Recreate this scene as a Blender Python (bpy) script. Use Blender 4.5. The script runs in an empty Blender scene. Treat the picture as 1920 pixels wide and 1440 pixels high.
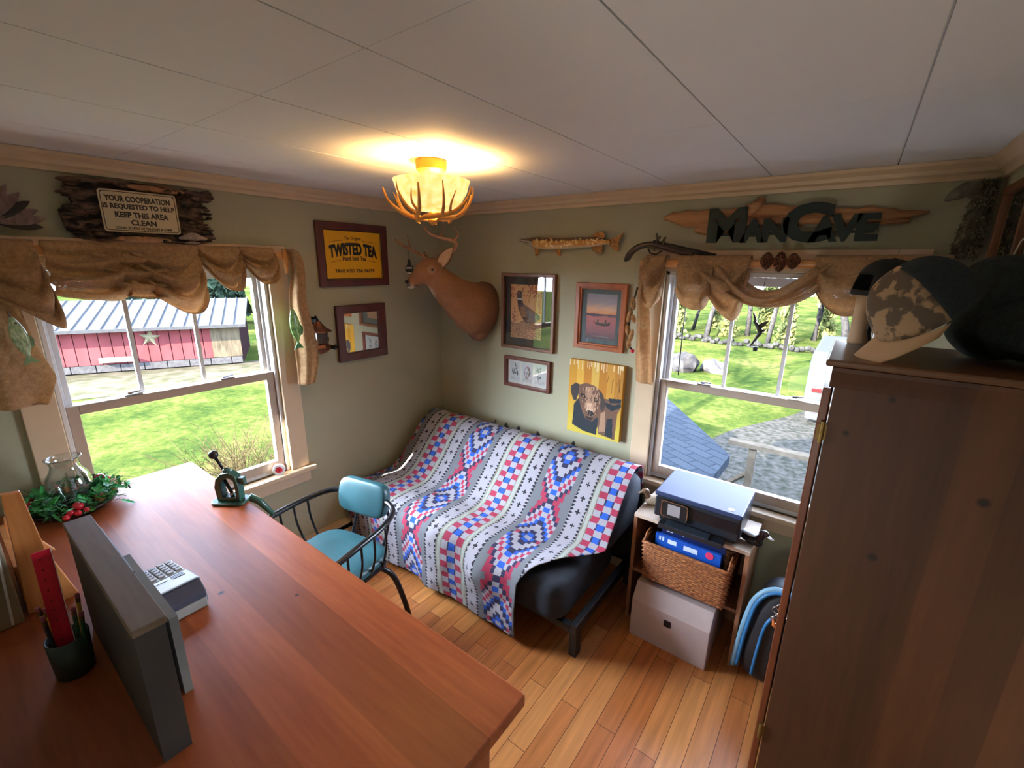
import bpy, bmesh, math, random
import numpy as np
from mathutils import Vector, Matrix, Euler, noise
PI = math.pi
random.seed(7)
sc = bpy.context.scene
COL = sc.collection
V = Vector

# ---------------------------------------------------------------- camera, world, sun, exposure
cam_d = bpy.data.cameras.new('camera'); cam = bpy.data.objects.new('camera', cam_d); COL.objects.link(cam)
YAW, PIT, ROL = .6440758, .2623766, .0134483
fw = V((-math.sin(YAW)*math.cos(PIT), math.cos(YAW)*math.cos(PIT), -math.sin(PIT)))
rt = V((math.cos(YAW), math.sin(YAW), 0)); up = rt.cross(fw)
r2 = rt*math.cos(ROL)+up*math.sin(ROL); u2 = -rt*math.sin(ROL)+up*math.cos(ROL)
mw = Matrix((r2, u2, -fw)).transposed().to_4x4(); mw.translation = (2.446, -2.361, 1.827)
cam.matrix_world = mw
cam_d.sensor_width = 36; cam_d.lens = 36*840.53/1920; cam_d.clip_start = .02; cam_d.clip_end = 300
sc.camera = cam
sc.view_settings.view_transform = 'Standard'; sc.view_settings.look = 'None'
sc.view_settings.exposure = 0.0; sc.view_settings.gamma = 1
sc.cycles.max_bounces = 8; sc.cycles.diffuse_bounces = 5; sc.cycles.glossy_bounces = 4
sc.cycles.transparent_max_bounces = 16; sc.cycles.sample_clamp_indirect = 6
sc.cycles.use_denoising = True

W = bpy.data.worlds.new('sky'); sc.world = W; W.use_nodes = True
wn = W.node_tree.nodes; wl = W.node_tree.links
bg = wn['Background']; bg.inputs[1].default_value = 1
tc = wn.new('ShaderNodeTexCoord'); sx = wn.new('ShaderNodeSeparateXYZ'); rp = wn.new('ShaderNodeValToRGB')
wl.new(tc.outputs['Generated'], sx.inputs[0]); wl.new(sx.outputs[2], rp.inputs[0])
rp.color_ramp.elements[0].position = 0; rp.color_ramp.elements[0].color = (.68, .79, 1, 1)
rp.color_ramp.elements[1].position = .6; rp.color_ramp.elements[1].color = (.46, .64, 1, 1)
def scale_col(sock, k):
    v = wn.new('ShaderNodeVectorMath'); v.operation = 'SCALE'; wl.new(sock, v.inputs[0]); v.inputs['Scale'].default_value = k; return v
acc = scale_col(rp.outputs[0], 10.).outputs[0]
for d_, k_, col_ in (((-.72, -.62, .42), 84., (.84, .94, 1)), ((.5, 1, .35), 30., (.85, .93, 1))):      # bright lobes added to the sky outside both windows to light the room
    dt = wn.new('ShaderNodeVectorMath'); dt.operation = 'DOT_PRODUCT'; dt.inputs[1].default_value = Vector(d_).normalized(); wl.new(tc.outputs['Generated'], dt.inputs[0])
    mr = wn.new('ShaderNodeMapRange'); mr.interpolation_type = 'SMOOTHSTEP'; mr.inputs['From Min'].default_value = math.cos(math.radians(48)); mr.inputs['From Max'].default_value = math.cos(math.radians(10)); mr.inputs['To Max'].default_value = k_
    wl.new(dt.outputs['Value'], mr.inputs[0])
    sc_ = wn.new('ShaderNodeVectorMath'); sc_.operation = 'SCALE'; sc_.inputs[0].default_value = col_; wl.new(mr.outputs[0], sc_.inputs['Scale'])
    ad = wn.new('ShaderNodeVectorMath'); ad.operation = 'ADD'; wl.new(acc, ad.inputs[0]); wl.new(sc_.outputs[0], ad.inputs[1]); acc = ad.outputs[0]
wl.new(acc, bg.inputs[0])

sun_d = bpy.data.lights.new('sun', 'SUN'); sun = bpy.data.objects.new('sun', sun_d); COL.objects.link(sun)
sun_d.energy = 70; sun_d.angle = .009; sun_d.color = (1, .9, .74)
sd = V((.2, 1, 0)).normalized()*math.cos(math.radians(26)); sd.z = -math.sin(math.radians(26))
sun.rotation_euler = sd.to_track_quat('-Z', 'Y').to_euler(); sun.location = (-3, -12, 8)

fill_d = bpy.data.lights.new('fill_light', 'AREA'); fill_d.shape = 'DISK'; fill_d.size = .5; fill_d.energy = 10; fill_d.color = (1, .9, .78)  # unseen fill light added behind the camera to lift ceiling and walls
fill_o = bpy.data.objects.new('fill_light', fill_d); COL.objects.link(fill_o); fill_o.location = (2.2, -3.7, .5); fill_o.rotation_euler = (math.radians(125), 0, math.radians(8))

def portal(loc, rot, sx_, sy_):
    d = bpy.data.lights.new('window_portal', 'AREA'); d.shape = 'RECTANGLE'; d.size = sx_; d.size_y = sy_
    d.cycles.is_portal = True
    o = bpy.data.objects.new('window_portal', d); COL.objects.link(o); o.location = loc; o.rotation_euler = rot
portal((-.17, -1.68, 1.24), (0, -PI/2, 0), 1.2, .9)
portal((2.1, .17, 1.24), (-PI/2, 0, 0), .9, 1.2)

# ---------------------------------------------------------------- helpers
def L(r, g, b):
    f = lambda c: (c/255/12.92) if c <= 10 else ((c/255+.055)/1.055)**2.4
    return (f(r), f(g), f(b))

def nodes(name):
    m = bpy.data.materials.new(name); m.use_nodes = True
    nt = m.node_tree; return m, nt, nt.nodes['Principled BSDF']

def mat(name, col, rough=.6, metal=0., var=.12, vs=9, bump=0., bs=60, stretch=(1, 1, 1), col2=None, trans=0., emit=None, es=0., coat=0., spec=.5, sheen=0., detail=4, ramp=(.35, .65)):
    m, nt, p = nodes(name)
    p.inputs['Roughness'].default_value = rough; p.inputs['Metallic'].default_value = metal
    p.inputs['Coat Weight'].default_value = coat; p.inputs['Coat Roughness'].default_value = .08
    p.inputs['Specular IOR Level'].default_value = spec; p.inputs['Sheen Weight'].default_value = sheen
    t = nt.nodes.new('ShaderNodeTexCoord'); mp = nt.nodes.new('ShaderNodeMapping'); mp.inputs['Scale'].default_value = stretch
    nt.links.new(t.outputs['Object'], mp.inputs[0])
    n = nt.nodes.new('ShaderNodeTexNoise'); n.inputs['Scale'].default_value = vs; n.inputs['Detail'].default_value = detail
    nt.links.new(mp.outputs[0], n.inputs[0])
    r = nt.nodes.new('ShaderNodeValToRGB')
    c2 = col2 or tuple(c*(1-var) for c in col); c1 = col if col2 else tuple(min(1, c*(1+var)) for c in col)
    r.color_ramp.elements[0].color = (*c2, 1); r.color_ramp.elements[1].color = (*c1, 1)
    r.color_ramp.elements[0].position = ramp[0]; r.color_ramp.elements[1].position = ramp[1]
    nt.links.new(n.outputs[0], r.inputs[0]); nt.links.new(r.outputs[0], p.inputs['Base Color'])
    if bump:
        b = nt.nodes.new('ShaderNodeBump'); b.inputs['Strength'].default_value = bump; b.inputs['Distance'].default_value = .004
        n2 = nt.nodes.new('ShaderNodeTexNoise'); n2.inputs['Scale'].default_value = bs; n2.inputs['Detail'].default_value = 3
        nt.links.new(mp.outputs[0], n2.inputs[0]); nt.links.new(n2.outputs[0], b.inputs['Height']); nt.links.new(b.outputs[0], p.inputs['Normal'])
    if emit:
        p.inputs['Emission Color'].default_value = (*emit, 1); p.inputs['Emission Strength'].default_value = es
    if trans:
        tr = nt.nodes.new('ShaderNodeBsdfTranslucent'); nt.links.new(r.outputs[0], tr.inputs[0])
        mx = nt.nodes.new('ShaderNodeMixShader'); mx.inputs[0].default_value = trans
        nt.links.new(p.outputs[0], mx.inputs[1]); nt.links.new(tr.outputs[0], mx.inputs[2])
        nt.links.new(mx.outputs[0], nt.nodes['Material Output'].inputs[0])
    return m

def vcmat(name, rough=.8, bump=0., bs=300, coat=0., trans=0.):
    m, nt, p = nodes(name); p.inputs['Roughness'].default_value = rough; p.inputs['Coat Weight'].default_value = coat
    a = nt.nodes.new('ShaderNodeAttribute'); a.attribute_name = 'paint'; nt.links.new(a.outputs['Color'], p.inputs['Base Color'])
    if bump:
        t = nt.nodes.new('ShaderNodeTexCoord'); n2 = nt.nodes.new('ShaderNodeTexNoise'); n2.inputs['Scale'].default_value = bs
        nt.links.new(t.outputs['Object'], n2.inputs[0]); b = nt.nodes.new('ShaderNodeBump'); b.inputs['Strength'].default_value = bump; b.inputs['Distance'].default_value = .004
        nt.links.new(n2.outputs[0], b.inputs['Height']); nt.links.new(b.outputs[0], p.inputs['Normal'])
    return m

def wood(name, c1, c2, axis=0, rough=.4, ring=2.2, fine=26, knots=(), coat=0., boards=None, kr=.02):
    """grain runs along axis; knots: local points"""
    m, nt, p = nodes(name); N = nt.nodes.new; K = nt.links.new
    p.inputs['Roughness'].default_value = rough; p.inputs['Coat Weight'].default_value = coat; p.inputs['Coat Roughness'].default_value = .12
    t = N('ShaderNodeTexCoord'); mp = N('ShaderNodeMapping'); s = [1, 1, 1]; s[axis] = .09; mp.inputs['Scale'].default_value = s
    K(t.outputs['Object'], mp.inputs[0])
    n1 = N('ShaderNodeTexNoise'); n1.inputs['Scale'].default_value = ring*4; n1.inputs['Detail'].default_value = 3; n1.inputs['Distortion'].default_value = .6
    n2 = N('ShaderNodeTexNoise'); n2.inputs['Scale'].default_value = fine*4; n2.inputs['Detail'].default_value = 4
    K(mp.outputs[0], n1.inputs[0]); K(mp.outputs[0], n2.inputs[0])
    ad = N('ShaderNodeMath'); ad.operation = 'MULTIPLY_ADD'; ad.inputs[1].default_value = .35; K(n2.outputs[0], ad.inputs[0]); K(n1.outputs[0], ad.inputs[2])
    r = N('ShaderNodeValToRGB'); r.color_ramp.elements[0].position = .42; r.color_ramp.elements[1].position = .88
    r.color_ramp.elements[0].color = (*c2, 1); r.color_ramp.elements[1].color = (*c1, 1)
    K(ad.outputs[0], r.inputs[0]); out = r.outputs[0]
    if boards:
        ax, wd = boards
        sp = N('ShaderNodeSeparateXYZ'); K(t.outputs['Object'], sp.inputs[0])
        dv = N('ShaderNodeMath'); dv.operation = 'DIVIDE'; dv.inputs[1].default_value = wd; K(sp.outputs[ax], dv.inputs[0])
        fl = N('ShaderNodeMath'); fl.operation = 'FLOOR'; K(dv.outputs[0], fl.inputs[0])
        wnz = N('ShaderNodeTexWhiteNoise'); wnz.noise_dimensions = '1D'; K(fl.outputs[0], wnz.inputs['W'])
        hs = N('ShaderNodeHueSaturation'); mr = N('ShaderNodeMapRange'); mr.inputs['To Min'].default_value = .72; mr.inputs['To Max'].default_value = 1.25
        K(wnz.outputs['Value'], mr.inputs[0]); K(mr.outputs[0], hs.inputs['Value']); K(out, hs.inputs['Color']); out = hs.outputs[0]
    for k in knots:
        vm = N('ShaderNodeVectorMath'); vm.operation = 'DISTANCE'; vm.inputs[1].default_value = k[:3]; K(t.outputs['Object'], vm.inputs[0])
        rr = N('ShaderNodeValToRGB'); q = k[3] if len(k) > 3 else kr
        rr.color_ramp.elements[0].position = q*.55; rr.color_ramp.elements[1].position = q*1.25
        rr.color_ramp.elements[0].color = (1, 1, 1, 1); rr.color_ramp.elements[1].color = (0, 0, 0, 1)
        K(vm.outputs['Value'], rr.inputs[0]); mx = N('ShaderNodeMix'); mx.data_type = 'RGBA'
        K(rr.outputs[0], mx.inputs[0]); K(out, mx.inputs[6]); mx.inputs[7].default_value = (c2[0]*.18, c2[1]*.15, c2[2]*.15, 1); out = mx.outputs[2]
    K(out, p.inputs['Base Color'])
    b = N('ShaderNodeBump'); b.inputs['Strength'].default_value = .12; b.inputs['Distance'].default_value = .002
    K(n2.outputs[0], b.inputs['Height']); K(b.outputs[0], p.inputs['Normal'])
    return m

def glassmat(name, tint=(1, 1, 1), refl=.06, rough=.01):
    m, nt, p = nodes(name); nt.nodes.remove(p); N = nt.nodes.new
    tr = N('ShaderNodeBsdfTransparent'); tr.inputs[0].default_value = (*tint, 1)
    gl = N('ShaderNodeBsdfGlossy'); gl.inputs['Roughness'].default_value = rough
    lw = N('ShaderNodeFresnel'); ge = N('ShaderNodeNewGeometry'); ior = N('ShaderNodeMapRange')
    ior.inputs['To Min'].default_value = 1.5; ior.inputs['To Max'].default_value = 1/1.5      # same reflectance from both faces of the sheet
    nt.links.new(ge.outputs['Backfacing'], ior.inputs[0]); nt.links.new(ior.outputs[0], lw.inputs[0])
    mu = N('ShaderNodeMath'); mu.operation = 'MULTIPLY'; mu.inputs[1].default_value = refl/.04; mu.use_clamp = True
    nt.links.new(lw.outputs[0], mu.inputs[0])
    mx = N('ShaderNodeMixShader'); nt.links.new(mu.outputs[0], mx.inputs[0]); nt.links.new(tr.outputs[0], mx.inputs[1]); nt.links.new(gl.outputs[0], mx.inputs[2])
    nt.links.new(mx.outputs[0], nt.nodes['Material Output'].inputs[0])
    return m

WA = Matrix(((0, 0, 1, 0), (1, 0, 0, 0), (0, 1, 0, 0), (0, 0, 0, 1)))     # wall left: (along +y, up, out +x)
WB = Matrix(((1, 0, 0, 0), (0, 0, -1, 0), (0, 1, 0, 0), (0, 0, 0, 1)))    # wall right: (along +x, up, out -y)
ID = Matrix.Identity(4)
def frame(o, x, z=(0, 0, 1)):
    """local frame at o: X along x, Z along z"""
    x = V(x).normalized(); z = V(z); y = z.cross(x).normalized(); z = x.cross(y)
    m = Matrix((x, y, z)).transposed().to_4x4(); m.translation = o; return m

class MB:
    def __init__(s, M=ID): s.v = []; s.f = []; s.M = M
    def add(s, vs, fs, M=None):
        k = len(s.v); T = s.M @ M if M is not None else s.M
        s.v += [T @ V(p) for p in vs]; s.f += [[k+i for i in f] for f in fs]; return s
    def box(s, a, b, M=None):
        (x0, y0, z0), (x1, y1, z1) = a, b
        vs = [(x0, y0, z0), (x1, y0, z0), (x1, y1, z0), (x0, y1, z0), (x0, y0, z1), (x1, y0, z1), (x1, y1, z1), (x0, y1, z1)]
        return s.add(vs, [(0, 3, 2, 1), (4, 5, 6, 7), (0, 1, 5, 4), (1, 2, 6, 5), (2, 3, 7, 6), (3, 0, 4, 7)], M)
    def prism(s, poly, z0, z1, M=None):
        n = len(poly); vs = [(x, y, z0) for x, y in poly]+[(x, y, z1) for x, y in poly]
        return s.add(vs, [list(range(n))[::-1], list(range(n, 2*n))]+[(i, (i+1) % n, n+(i+1) % n, n+i) for i in range(n)], M)
    def ring(s, outer, inner, z0, z1, M=None):
        n = len(outer); vs = [(x, y, z0) for x, y in outer]+[(x, y, z0) for x, y in inner]+[(x, y, z1) for x, y in outer]+[(x, y, z1) for x, y in inner]
        fs = []
        for i in range(n):
            j = (i+1) % n
            fs += [(i, n+i, n+j, j), (2*n+i, 2*n+j, 3*n+j, 3*n+i), (i, j, 2*n+j, 2*n+i), (n+i, 3*n+i, 3*n+j, n+j)]
        return s.add(vs, fs, M)
    def loft(s, pts, rad, n=10, upv=(0, 0, 1), cap=True, M=None, closed=False):
        pts = [V(p) for p in pts]; N = len(pts); rad = [(r, r) if not isinstance(r, (tuple, list)) else r for r in (rad if isinstance(rad, (list, tuple)) and len(rad) == N and not (N == 2 and False) else [rad]*N)]
        vs = []; fs = []; upv = V(upv)
        for i, p in enumerate(pts):
            t = (pts[(i+1) % N]-pts[i-1]) if closed else (pts[min(i+1, N-1)]-pts[max(i-1, 0)])
            t.normalize(); sd_ = t.cross(upv)
            if sd_.length < 1e-3: sd_ = t.cross(V((1, .3, 0)))
            sd_.normalize(); w = sd_.cross(t)
            for k in range(n):
                a = 2*PI*k/n; vs.append(p+sd_*(math.cos(a)*rad[i][0])+w*(math.sin(a)*rad[i][1]))
        for i in range(N if closed else N-1):
            for k in range(n):
                a, b = i*n, ((i+1) % N)*n
                fs.append((a+k, a+(k+1) % n, b+(k+1) % n, b+k))
        if cap and not closed:
            fs.append(list(range(n))[::-1]); fs.append([(N-1)*n+k for k in range(n)])
        return s.add(vs, fs, M)
    def lathe(s, prof, n=24, c=(0, 0, 0), M=None, cap=True):
        vs = []; fs = []; c = V(c)
        for r, z in prof:
            for k in range(n):
                a = 2*PI*k/n; vs.append(c+V((r*math.cos(a), r*math.sin(a), z)))
        for i in range(len(prof)-1):
            for k in range(n): fs.append((i*n+k, i*n+(k+1) % n, (i+1)*n+(k+1) % n, (i+1)*n+k))
        if cap: fs.append(list(range(n))[::-1]); fs.append([(len(prof)-1)*n+k for k in range(n)])
        return s.add(vs, fs, M)
    def ell(s, c, r, nu=16, nv=10, M=None):
        r = r if isinstance(r, (tuple, list)) else (r, r, r); vs = []; fs = []
        for j in range(1, nv):
            b = PI*j/nv
            for i in range(nu):
                a = 2*PI*i/nu; vs.append((c[0]+r[0]*math.sin(b)*math.cos(a), c[1]+r[1]*math.sin(b)*math.sin(a), c[2]+r[2]*math.cos(b)))
        for j in range(nv-2):
            for i in range(nu): fs.append((j*nu+i, (j+1)*nu+i, (j+1)*nu+(i+1) % nu, j*nu+(i+1) % nu))
        k = len(vs); vs += [(c[0], c[1], c[2]+r[2]), (c[0], c[1], c[2]-r[2])]
        for i in range(nu): fs += [(k, i, (i+1) % nu), (k+1, (nv-2)*nu+(i+1) % nu, (nv-2)*nu+i)]
        return s.add(vs, fs, M)
    def grid(s, fn, nu, nv, M=None):
        vs = [fn(i/nu, j/nv) for j in range(nv+1) for i in range(nu+1)]
        fs = [(j*(nu+1)+i, j*(nu+1)+i+1, (j+1)*(nu+1)+i+1, (j+1)*(nu+1)+i) for j in range(nv) for i in range(nu)]
        return s.add(vs, fs, M)
    def obj(s, name, m, parent=None, smooth=False, bev=0, sub=0, solid=0, remesh=0, relax=0, origin=None, weld=False):
        me = bpy.data.meshes.new(name); me.from_pydata([tuple(v) for v in s.v], [], s.f)
        bm = bmesh.new(); bm.from_mesh(me)
        if weld: bmesh.ops.remove_doubles(bm, verts=bm.verts, dist=1e-5)
        bmesh.ops.recalc_face_normals(bm, faces=bm.faces); bm.to_mesh(me); bm.free()
        return finish(me, name, m, parent, smooth, bev, sub, solid, remesh, relax, origin)

def finish(me, name, m, parent=None, smooth=False, bev=0, sub=0, solid=0, remesh=0, relax=0, origin=None):
    o = bpy.data.objects.new(name, me); COL.objects.link(o); me.materials.append(m)
    if parent is not None:
        me.transform(Matrix.Translation(-wpos(parent))); o.parent = parent
    else:
        co = np.array([tuple(v.co) for v in me.vertices]); lo = co.min(0); hi = co.max(0)
        c = V(origin) if origin is not None else V(((lo[0]+hi[0])/2, (lo[1]+hi[1])/2, lo[2]))
        me.transform(Matrix.Translation(-c)); o.location = c
    if remesh:
        md = o.modifiers.new('r', 'REMESH'); md.mode = 'VOXEL'; md.voxel_size = remesh; md.use_smooth_shade = True
        if relax:
            md = o.modifiers.new('s', 'SMOOTH'); md.iterations = relax; md.factor = .5
    if solid: md = o.modifiers.new('t', 'SOLIDIFY'); md.thickness = solid; md.offset = 0
    if bev:
        md = o.modifiers.new('b', 'BEVEL'); md.width = bev; md.segments = 2; md.limit_method = 'ANGLE'; md.angle_limit = .7
    if sub: md = o.modifiers.new('u', 'SUBSURF'); md.levels = sub; md.render_levels = sub
    if smooth: me.polygons.foreach_set('use_smooth', [True]*len(me.polygons))
    return o

_wp = {}
def wpos(o):
    p = V(o.location)
    return p + wpos(o.parent) if o.parent else p

def tag(o, label=None, cat=None, group=None, kind=None):
    if label: o['label'] = label
    if cat: o['category'] = cat
    if group: o['group'] = group
    if kind: o['kind'] = kind
    return o
def thing(name, loc, label, cat, group=None):
    o = bpy.data.objects.new(name, None); COL.objects.link(o); o.location = loc; o.empty_display_size = .05
    return tag(o, label, cat, group)
def struct(o): o['kind'] = 'structure'; return o
def structE(name, loc):
    o = bpy.data.objects.new(name, None); COL.objects.link(o); o.location = loc; o['kind'] = 'structure'; return o

def setcol(me, cols):
    """cols: per face colours"""
    n = len(me.polygons); tot = np.zeros(n, dtype=np.int32); me.polygons.foreach_get('loop_total', tot)
    c = np.ones((n, 4), dtype=np.float32); c[:, :3] = cols
    a = me.color_attributes.new('paint', 'FLOAT_COLOR', 'CORNER'); a.data.foreach_set('color', np.repeat(c, tot, axis=0).ravel())

def painting(name, img, u0, u1, v0, v1, w, M, m, parent, back=.002):
    """img: (H,W,3) linear colours, row 0 at the top; the sheet lies at distance w off the wall"""
    H, Wd = img.shape[:2]
    us = np.linspace(u0, u1, Wd+1); vs = np.linspace(v1, v0, H+1)
    verts = [tuple(M @ V((u, v, w))) for v in vs for u in us]
    i = np.arange(Wd)[None, :]+np.arange(H)[:, None]*(Wd+1)
    f = np.stack([i, i+Wd+1, i+Wd+2, i+1], -1).reshape(-1, 4)
    me = bpy.data.meshes.new(name); me.from_pydata(verts, [], f.tolist()); setcol(me, img.reshape(-1, 3))
    return finish(me, name, m, parent)

def text(name, s, size, m, M, parent, extr=.001, bold=0., fit=None, deform=None, space=1., shear=0.):
    cu = bpy.data.curves.new('t', 'FONT'); cu.body = s; cu.size = size; cu.extrude = extr; cu.offset = bold; cu.align_x = 'CENTER'
    cu.space_character = space; cu.shear = shear; cu.resolution_u = 3
    to = bpy.data.objects.new('t', cu); COL.objects.link(to)
    dg = bpy.context.evaluated_depsgraph_get(); dg.update()
    me = bpy.data.meshes.new_from_object(to.evaluated_get(dg)); bpy.data.objects.remove(to); bpy.data.curves.remove(cu)
    me.name = name; co = np.array([tuple(v.co) for v in me.vertices])
    if fit:
        lo, hi = co.min(0), co.max(0); u0, u1, v0, v1 = fit
        co[:, 0] = u0+(co[:, 0]-lo[0])/(hi[0]-lo[0])*(u1-u0); co[:, 1] = v0+(co[:, 1]-lo[1])/(hi[1]-lo[1])*(v1-v0)
    if deform: co = np.array([deform(*p) for p in co])
    for v, c in zip(me.vertices, co): v.co = M @ V(c)
    me.materials.clear()
    return finish(me, name, m, parent)

def rrect(x0, y0, x1, y1, r, n=4):
    p = []
    for cx, cy, a0 in ((x1-r, y1-r, 0), (x0+r, y1-r, 90), (x0+r, y0+r, 180), (x1-r, y0+r, 270)):
        for k in range(n+1):
            a = math.radians(a0+90*k/n); p.append((cx+r*math.cos(a), cy+r*math.sin(a)))
    return p
def nz(x, y, z, s=1.): return noise.noise(V((x*s, y*s, z*s)))
def smooth_path(pts, n=6):
    pts = [V(p) for p in pts]; out = []
    for i in range(len(pts)-1):
        a, b, c, d = pts[max(i-1, 0)], pts[i], pts[i+1], pts[min(i+2, len(pts)-1)]
        for k in range(n):
            t = k/n
            out.append(.5*((2*b)+(c-a)*t+(2*a-5*b+4*c-d)*t*t+(3*b-a-3*c+d)*t**3))
    out.append(pts[-1]); return out
def lerp_list(vals, n):
    return [float(x) for x in np.interp(np.linspace(0, len(vals)-1, n), range(len(vals)), vals)]
def dup(root, loc, rz=0):
    r = root.copy(); COL.objects.link(r); r.location = loc; r.rotation_euler = (0, 0, rz)
    for ch in list(root.children):
        c = ch.copy(); COL.objects.link(c); c.parent = r
        for g in ch.children:
            d = g.copy(); COL.objects.link(d); d.parent = c
    return r

# ---------------------------------------------------------------- materials
M_ = {}
M_['wall'] = mat('wall_paint', L(172, 170, 146), .75, var=.03, vs=3, bump=.08, bs=180)
M_['ceil'] = mat('ceiling_paint', L(236, 238, 240), .7, var=.015, vs=3)
M_['seam'] = mat('seam_shadow_gap', L(60, 58, 55), .9)
M_['cream'] = mat('cream_trim', L(214, 190, 160), .45, var=.03)
M_['white'] = mat('white_vinyl', L(222, 222, 224), .35, var=.02)
M_['taupe'] = mat('taupe_sash', L(176, 160, 146), .4, var=.03)
M_['glass'] = glassmat('window_glass', (.97, .98, 1), .004)
M_['pglass'] = glassmat('picture_glass', (1, 1, 1), .085)
M_['clear'] = glassmat('clear_chimney_glass', (.96, .97, .97), .12)
M_['black'] = mat('black_plastic', L(26, 28, 32), .35, var=.1)
M_['blackmetal'] = mat('black_metal', L(34, 34, 38), .25, metal=.3, var=.1)
M_['chrome'] = mat('bright_metal', L(200, 200, 205), .2, metal=1, var=.05)
M_['brass'] = mat('brass', L(120, 96, 52), .45, metal=.8)
def burlap_mat():
    m, nt, p = nodes('burlap'); N = nt.nodes.new; K = nt.links.new; p.inputs['Roughness'].default_value = .95; p.inputs['Specular IOR Level'].default_value = .1; p.inputs['Sheen Weight'].default_value = .25
    t = N('ShaderNodeTexCoord'); n = N('ShaderNodeTexNoise'); n.inputs['Scale'].default_value = 60; n.inputs['Detail'].default_value = 6; n.inputs['Roughness'].default_value = .7; K(t.outputs['Object'], n.inputs[0])
    r = N('ShaderNodeValToRGB'); r.color_ramp.elements[0].position = .3; r.color_ramp.elements[1].position = .7
    r.color_ramp.elements[0].color = (*L(176, 142, 104), 1); r.color_ramp.elements[1].color = (*L(216, 180, 138), 1); K(n.outputs[0], r.inputs[0]); K(r.outputs[0], p.inputs['Base Color'])
    tr = N('ShaderNodeBsdfTranslucent'); K(r.outputs[0], tr.inputs[0]); mx = N('ShaderNodeMixShader'); mx.inputs[0].default_value = .42; K(p.outputs[0], mx.inputs[1]); K(tr.outputs[0], mx.inputs[2])
    tp = N('ShaderNodeBsdfTransparent'); n2 = N('ShaderNodeTexVoronoi'); n2.inputs['Scale'].default_value = 210; K(t.outputs['Object'], n2.inputs[0])      # gaps in the open weave
    g = N('ShaderNodeMapRange'); g.inputs['From Min'].default_value = .55; g.inputs['From Max'].default_value = .75; g.inputs['To Max'].default_value = .16; K(n2.outputs['Distance'], g.inputs[0])
    m2 = N('ShaderNodeMixShader'); K(g.outputs[0], m2.inputs[0]); K(mx.outputs[0], m2.inputs[1]); K(tp.outputs[0], m2.inputs[2]); K(m2.outputs[0], nt.nodes['Material Output'].inputs[0])
    b = N('ShaderNodeBump'); b.inputs['Strength'].default_value = .5; b.inputs['Distance'].default_value = .002; K(n2.outputs['Distance'], b.inputs['Height']); K(b.outputs[0], p.inputs['Normal'])
    return m
M_['burlap'] = burlap_mat()
M_['pine'] = wood('pine_rod', L(232, 172, 108), L(196, 130, 72), 1, .4)
M_['pineb'] = wood('pine_rod_b', L(232, 172, 108), L(196, 130, 72), 0, .4)

# ---------------------------------------------------------------- the room
RH = 2.2
AY0, AY1, AZ0, AZ1 = -2.09, -1.23, .66, 1.80        # opening in the left wall
BX0, BX1, BZ0, BZ1 = 1.655, 2.545, .66, 1.80        # opening in the right wall
b = MB(); T = .14
b.box((-T, -2.64, -.1), (0, AY0, RH+.1)).box((-T, AY1, -.1), (0, T, RH+.1)).box((-T, AY0, -.1), (0, AY1, AZ0)).box((-T, AY0, AZ1), (0, AY1, RH+.1))
struct(b.obj('wall_left', M_['wall']))
b = MB()
b.box((0, 0, -.1), (BX0, T, RH+.1)).box((BX1, 0, -.1), (3.2, T, RH+.1)).box((BX0, 0, -.1), (BX1, T, BZ0)).box((BX0, 0, BZ1), (BX1, T, RH+.1))
struct(b.obj('wall_right', M_['wall']))
b = MB().box((2.79, -.52, -.1), (3.2, 0, RH+.1)).box((3.08, -2.64, -.1), (3.2, -.52, RH+.1))
struct(b.obj('wall_far_right', M_['wall']))
b = MB().box((0, -2.64, -.1), (2.05, -2.5, RH+.1)).box((2.85, -2.64, -.1), (3.08, -2.5, RH+.1)).box((2.05, -2.64, 2.03), (2.85, -2.5, RH+.1))
struct(b.obj('wall_back', M_['wall']))

def floor_mat():
    m, nt, p = nodes('oak_floor'); N = nt.nodes.new; K = nt.links.new
    p.inputs['Roughness'].default_value = .32
    t = N('ShaderNodeTexCoord'); mp = N('ShaderNodeMapping'); mp.inputs['Rotation'].default_value = (0, 0, PI/2); K(t.outputs['Object'], mp.inputs[0])
    br = N('ShaderNodeTexBrick'); br.inputs['Scale'].default_value = 1; br.inputs['Brick Width'].default_value = .75; br.inputs['Row Height'].default_value = .083
    br.inputs['Mortar Size'].default_value = .0012; br.inputs['Color1'].default_value = (*L(205, 140, 82), 1); br.inputs['Color2'].default_value = (*L(172, 100, 52), 1)
    br.inputs['Mortar'].default_value = (*L(70, 36, 18), 1); br.offset = .37
    K(mp.outputs[0], br.inputs[0])
    m2 = N('ShaderNodeMapping'); m2.inputs['Scale'].default_value = (1, .06, 1); K(t.outputs['Object'], m2.inputs[0])
    n = N('ShaderNodeTexNoise'); n.inputs['Scale'].default_value = 40; n.inputs['Detail'].default_value = 5; K(m2.outputs[0], n.inputs[0])
    hs = N('ShaderNodeHueSaturation'); mr = N('ShaderNodeMapRange'); mr.inputs['From Min'].default_value = .3; mr.inputs['From Max'].default_value = .7; mr.inputs['To Min'].default_value = .75; mr.inputs['To Max'].default_value = 1.2
    K(n.outputs[0], mr.inputs[0]); K(mr.outputs[0], hs.inputs['Value']); K(br.outputs[0], hs.inputs['Color']); K(hs.outputs[0], p.inputs['Base Color'])
    return m
struct(MB().box((-.05, -2.6, -.1), (3.15, .05, 0)).obj('floor', floor_mat()))
b = MB().box((-.05, -2.6, RH+.012), (3.15, .05, RH+.1))
x = 1.25-.413*4
while x < 3.1:
    y = -2.6
    while y < 0.02:
        b.box((max(x+.002, -.04), y+.0006, RH), (min(x+.411, 3.14), min(y+.8254, .04), RH+.013)); y += .826
    x += .413
ce = struct(b.obj('ceiling', M_['ceil']))

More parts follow.
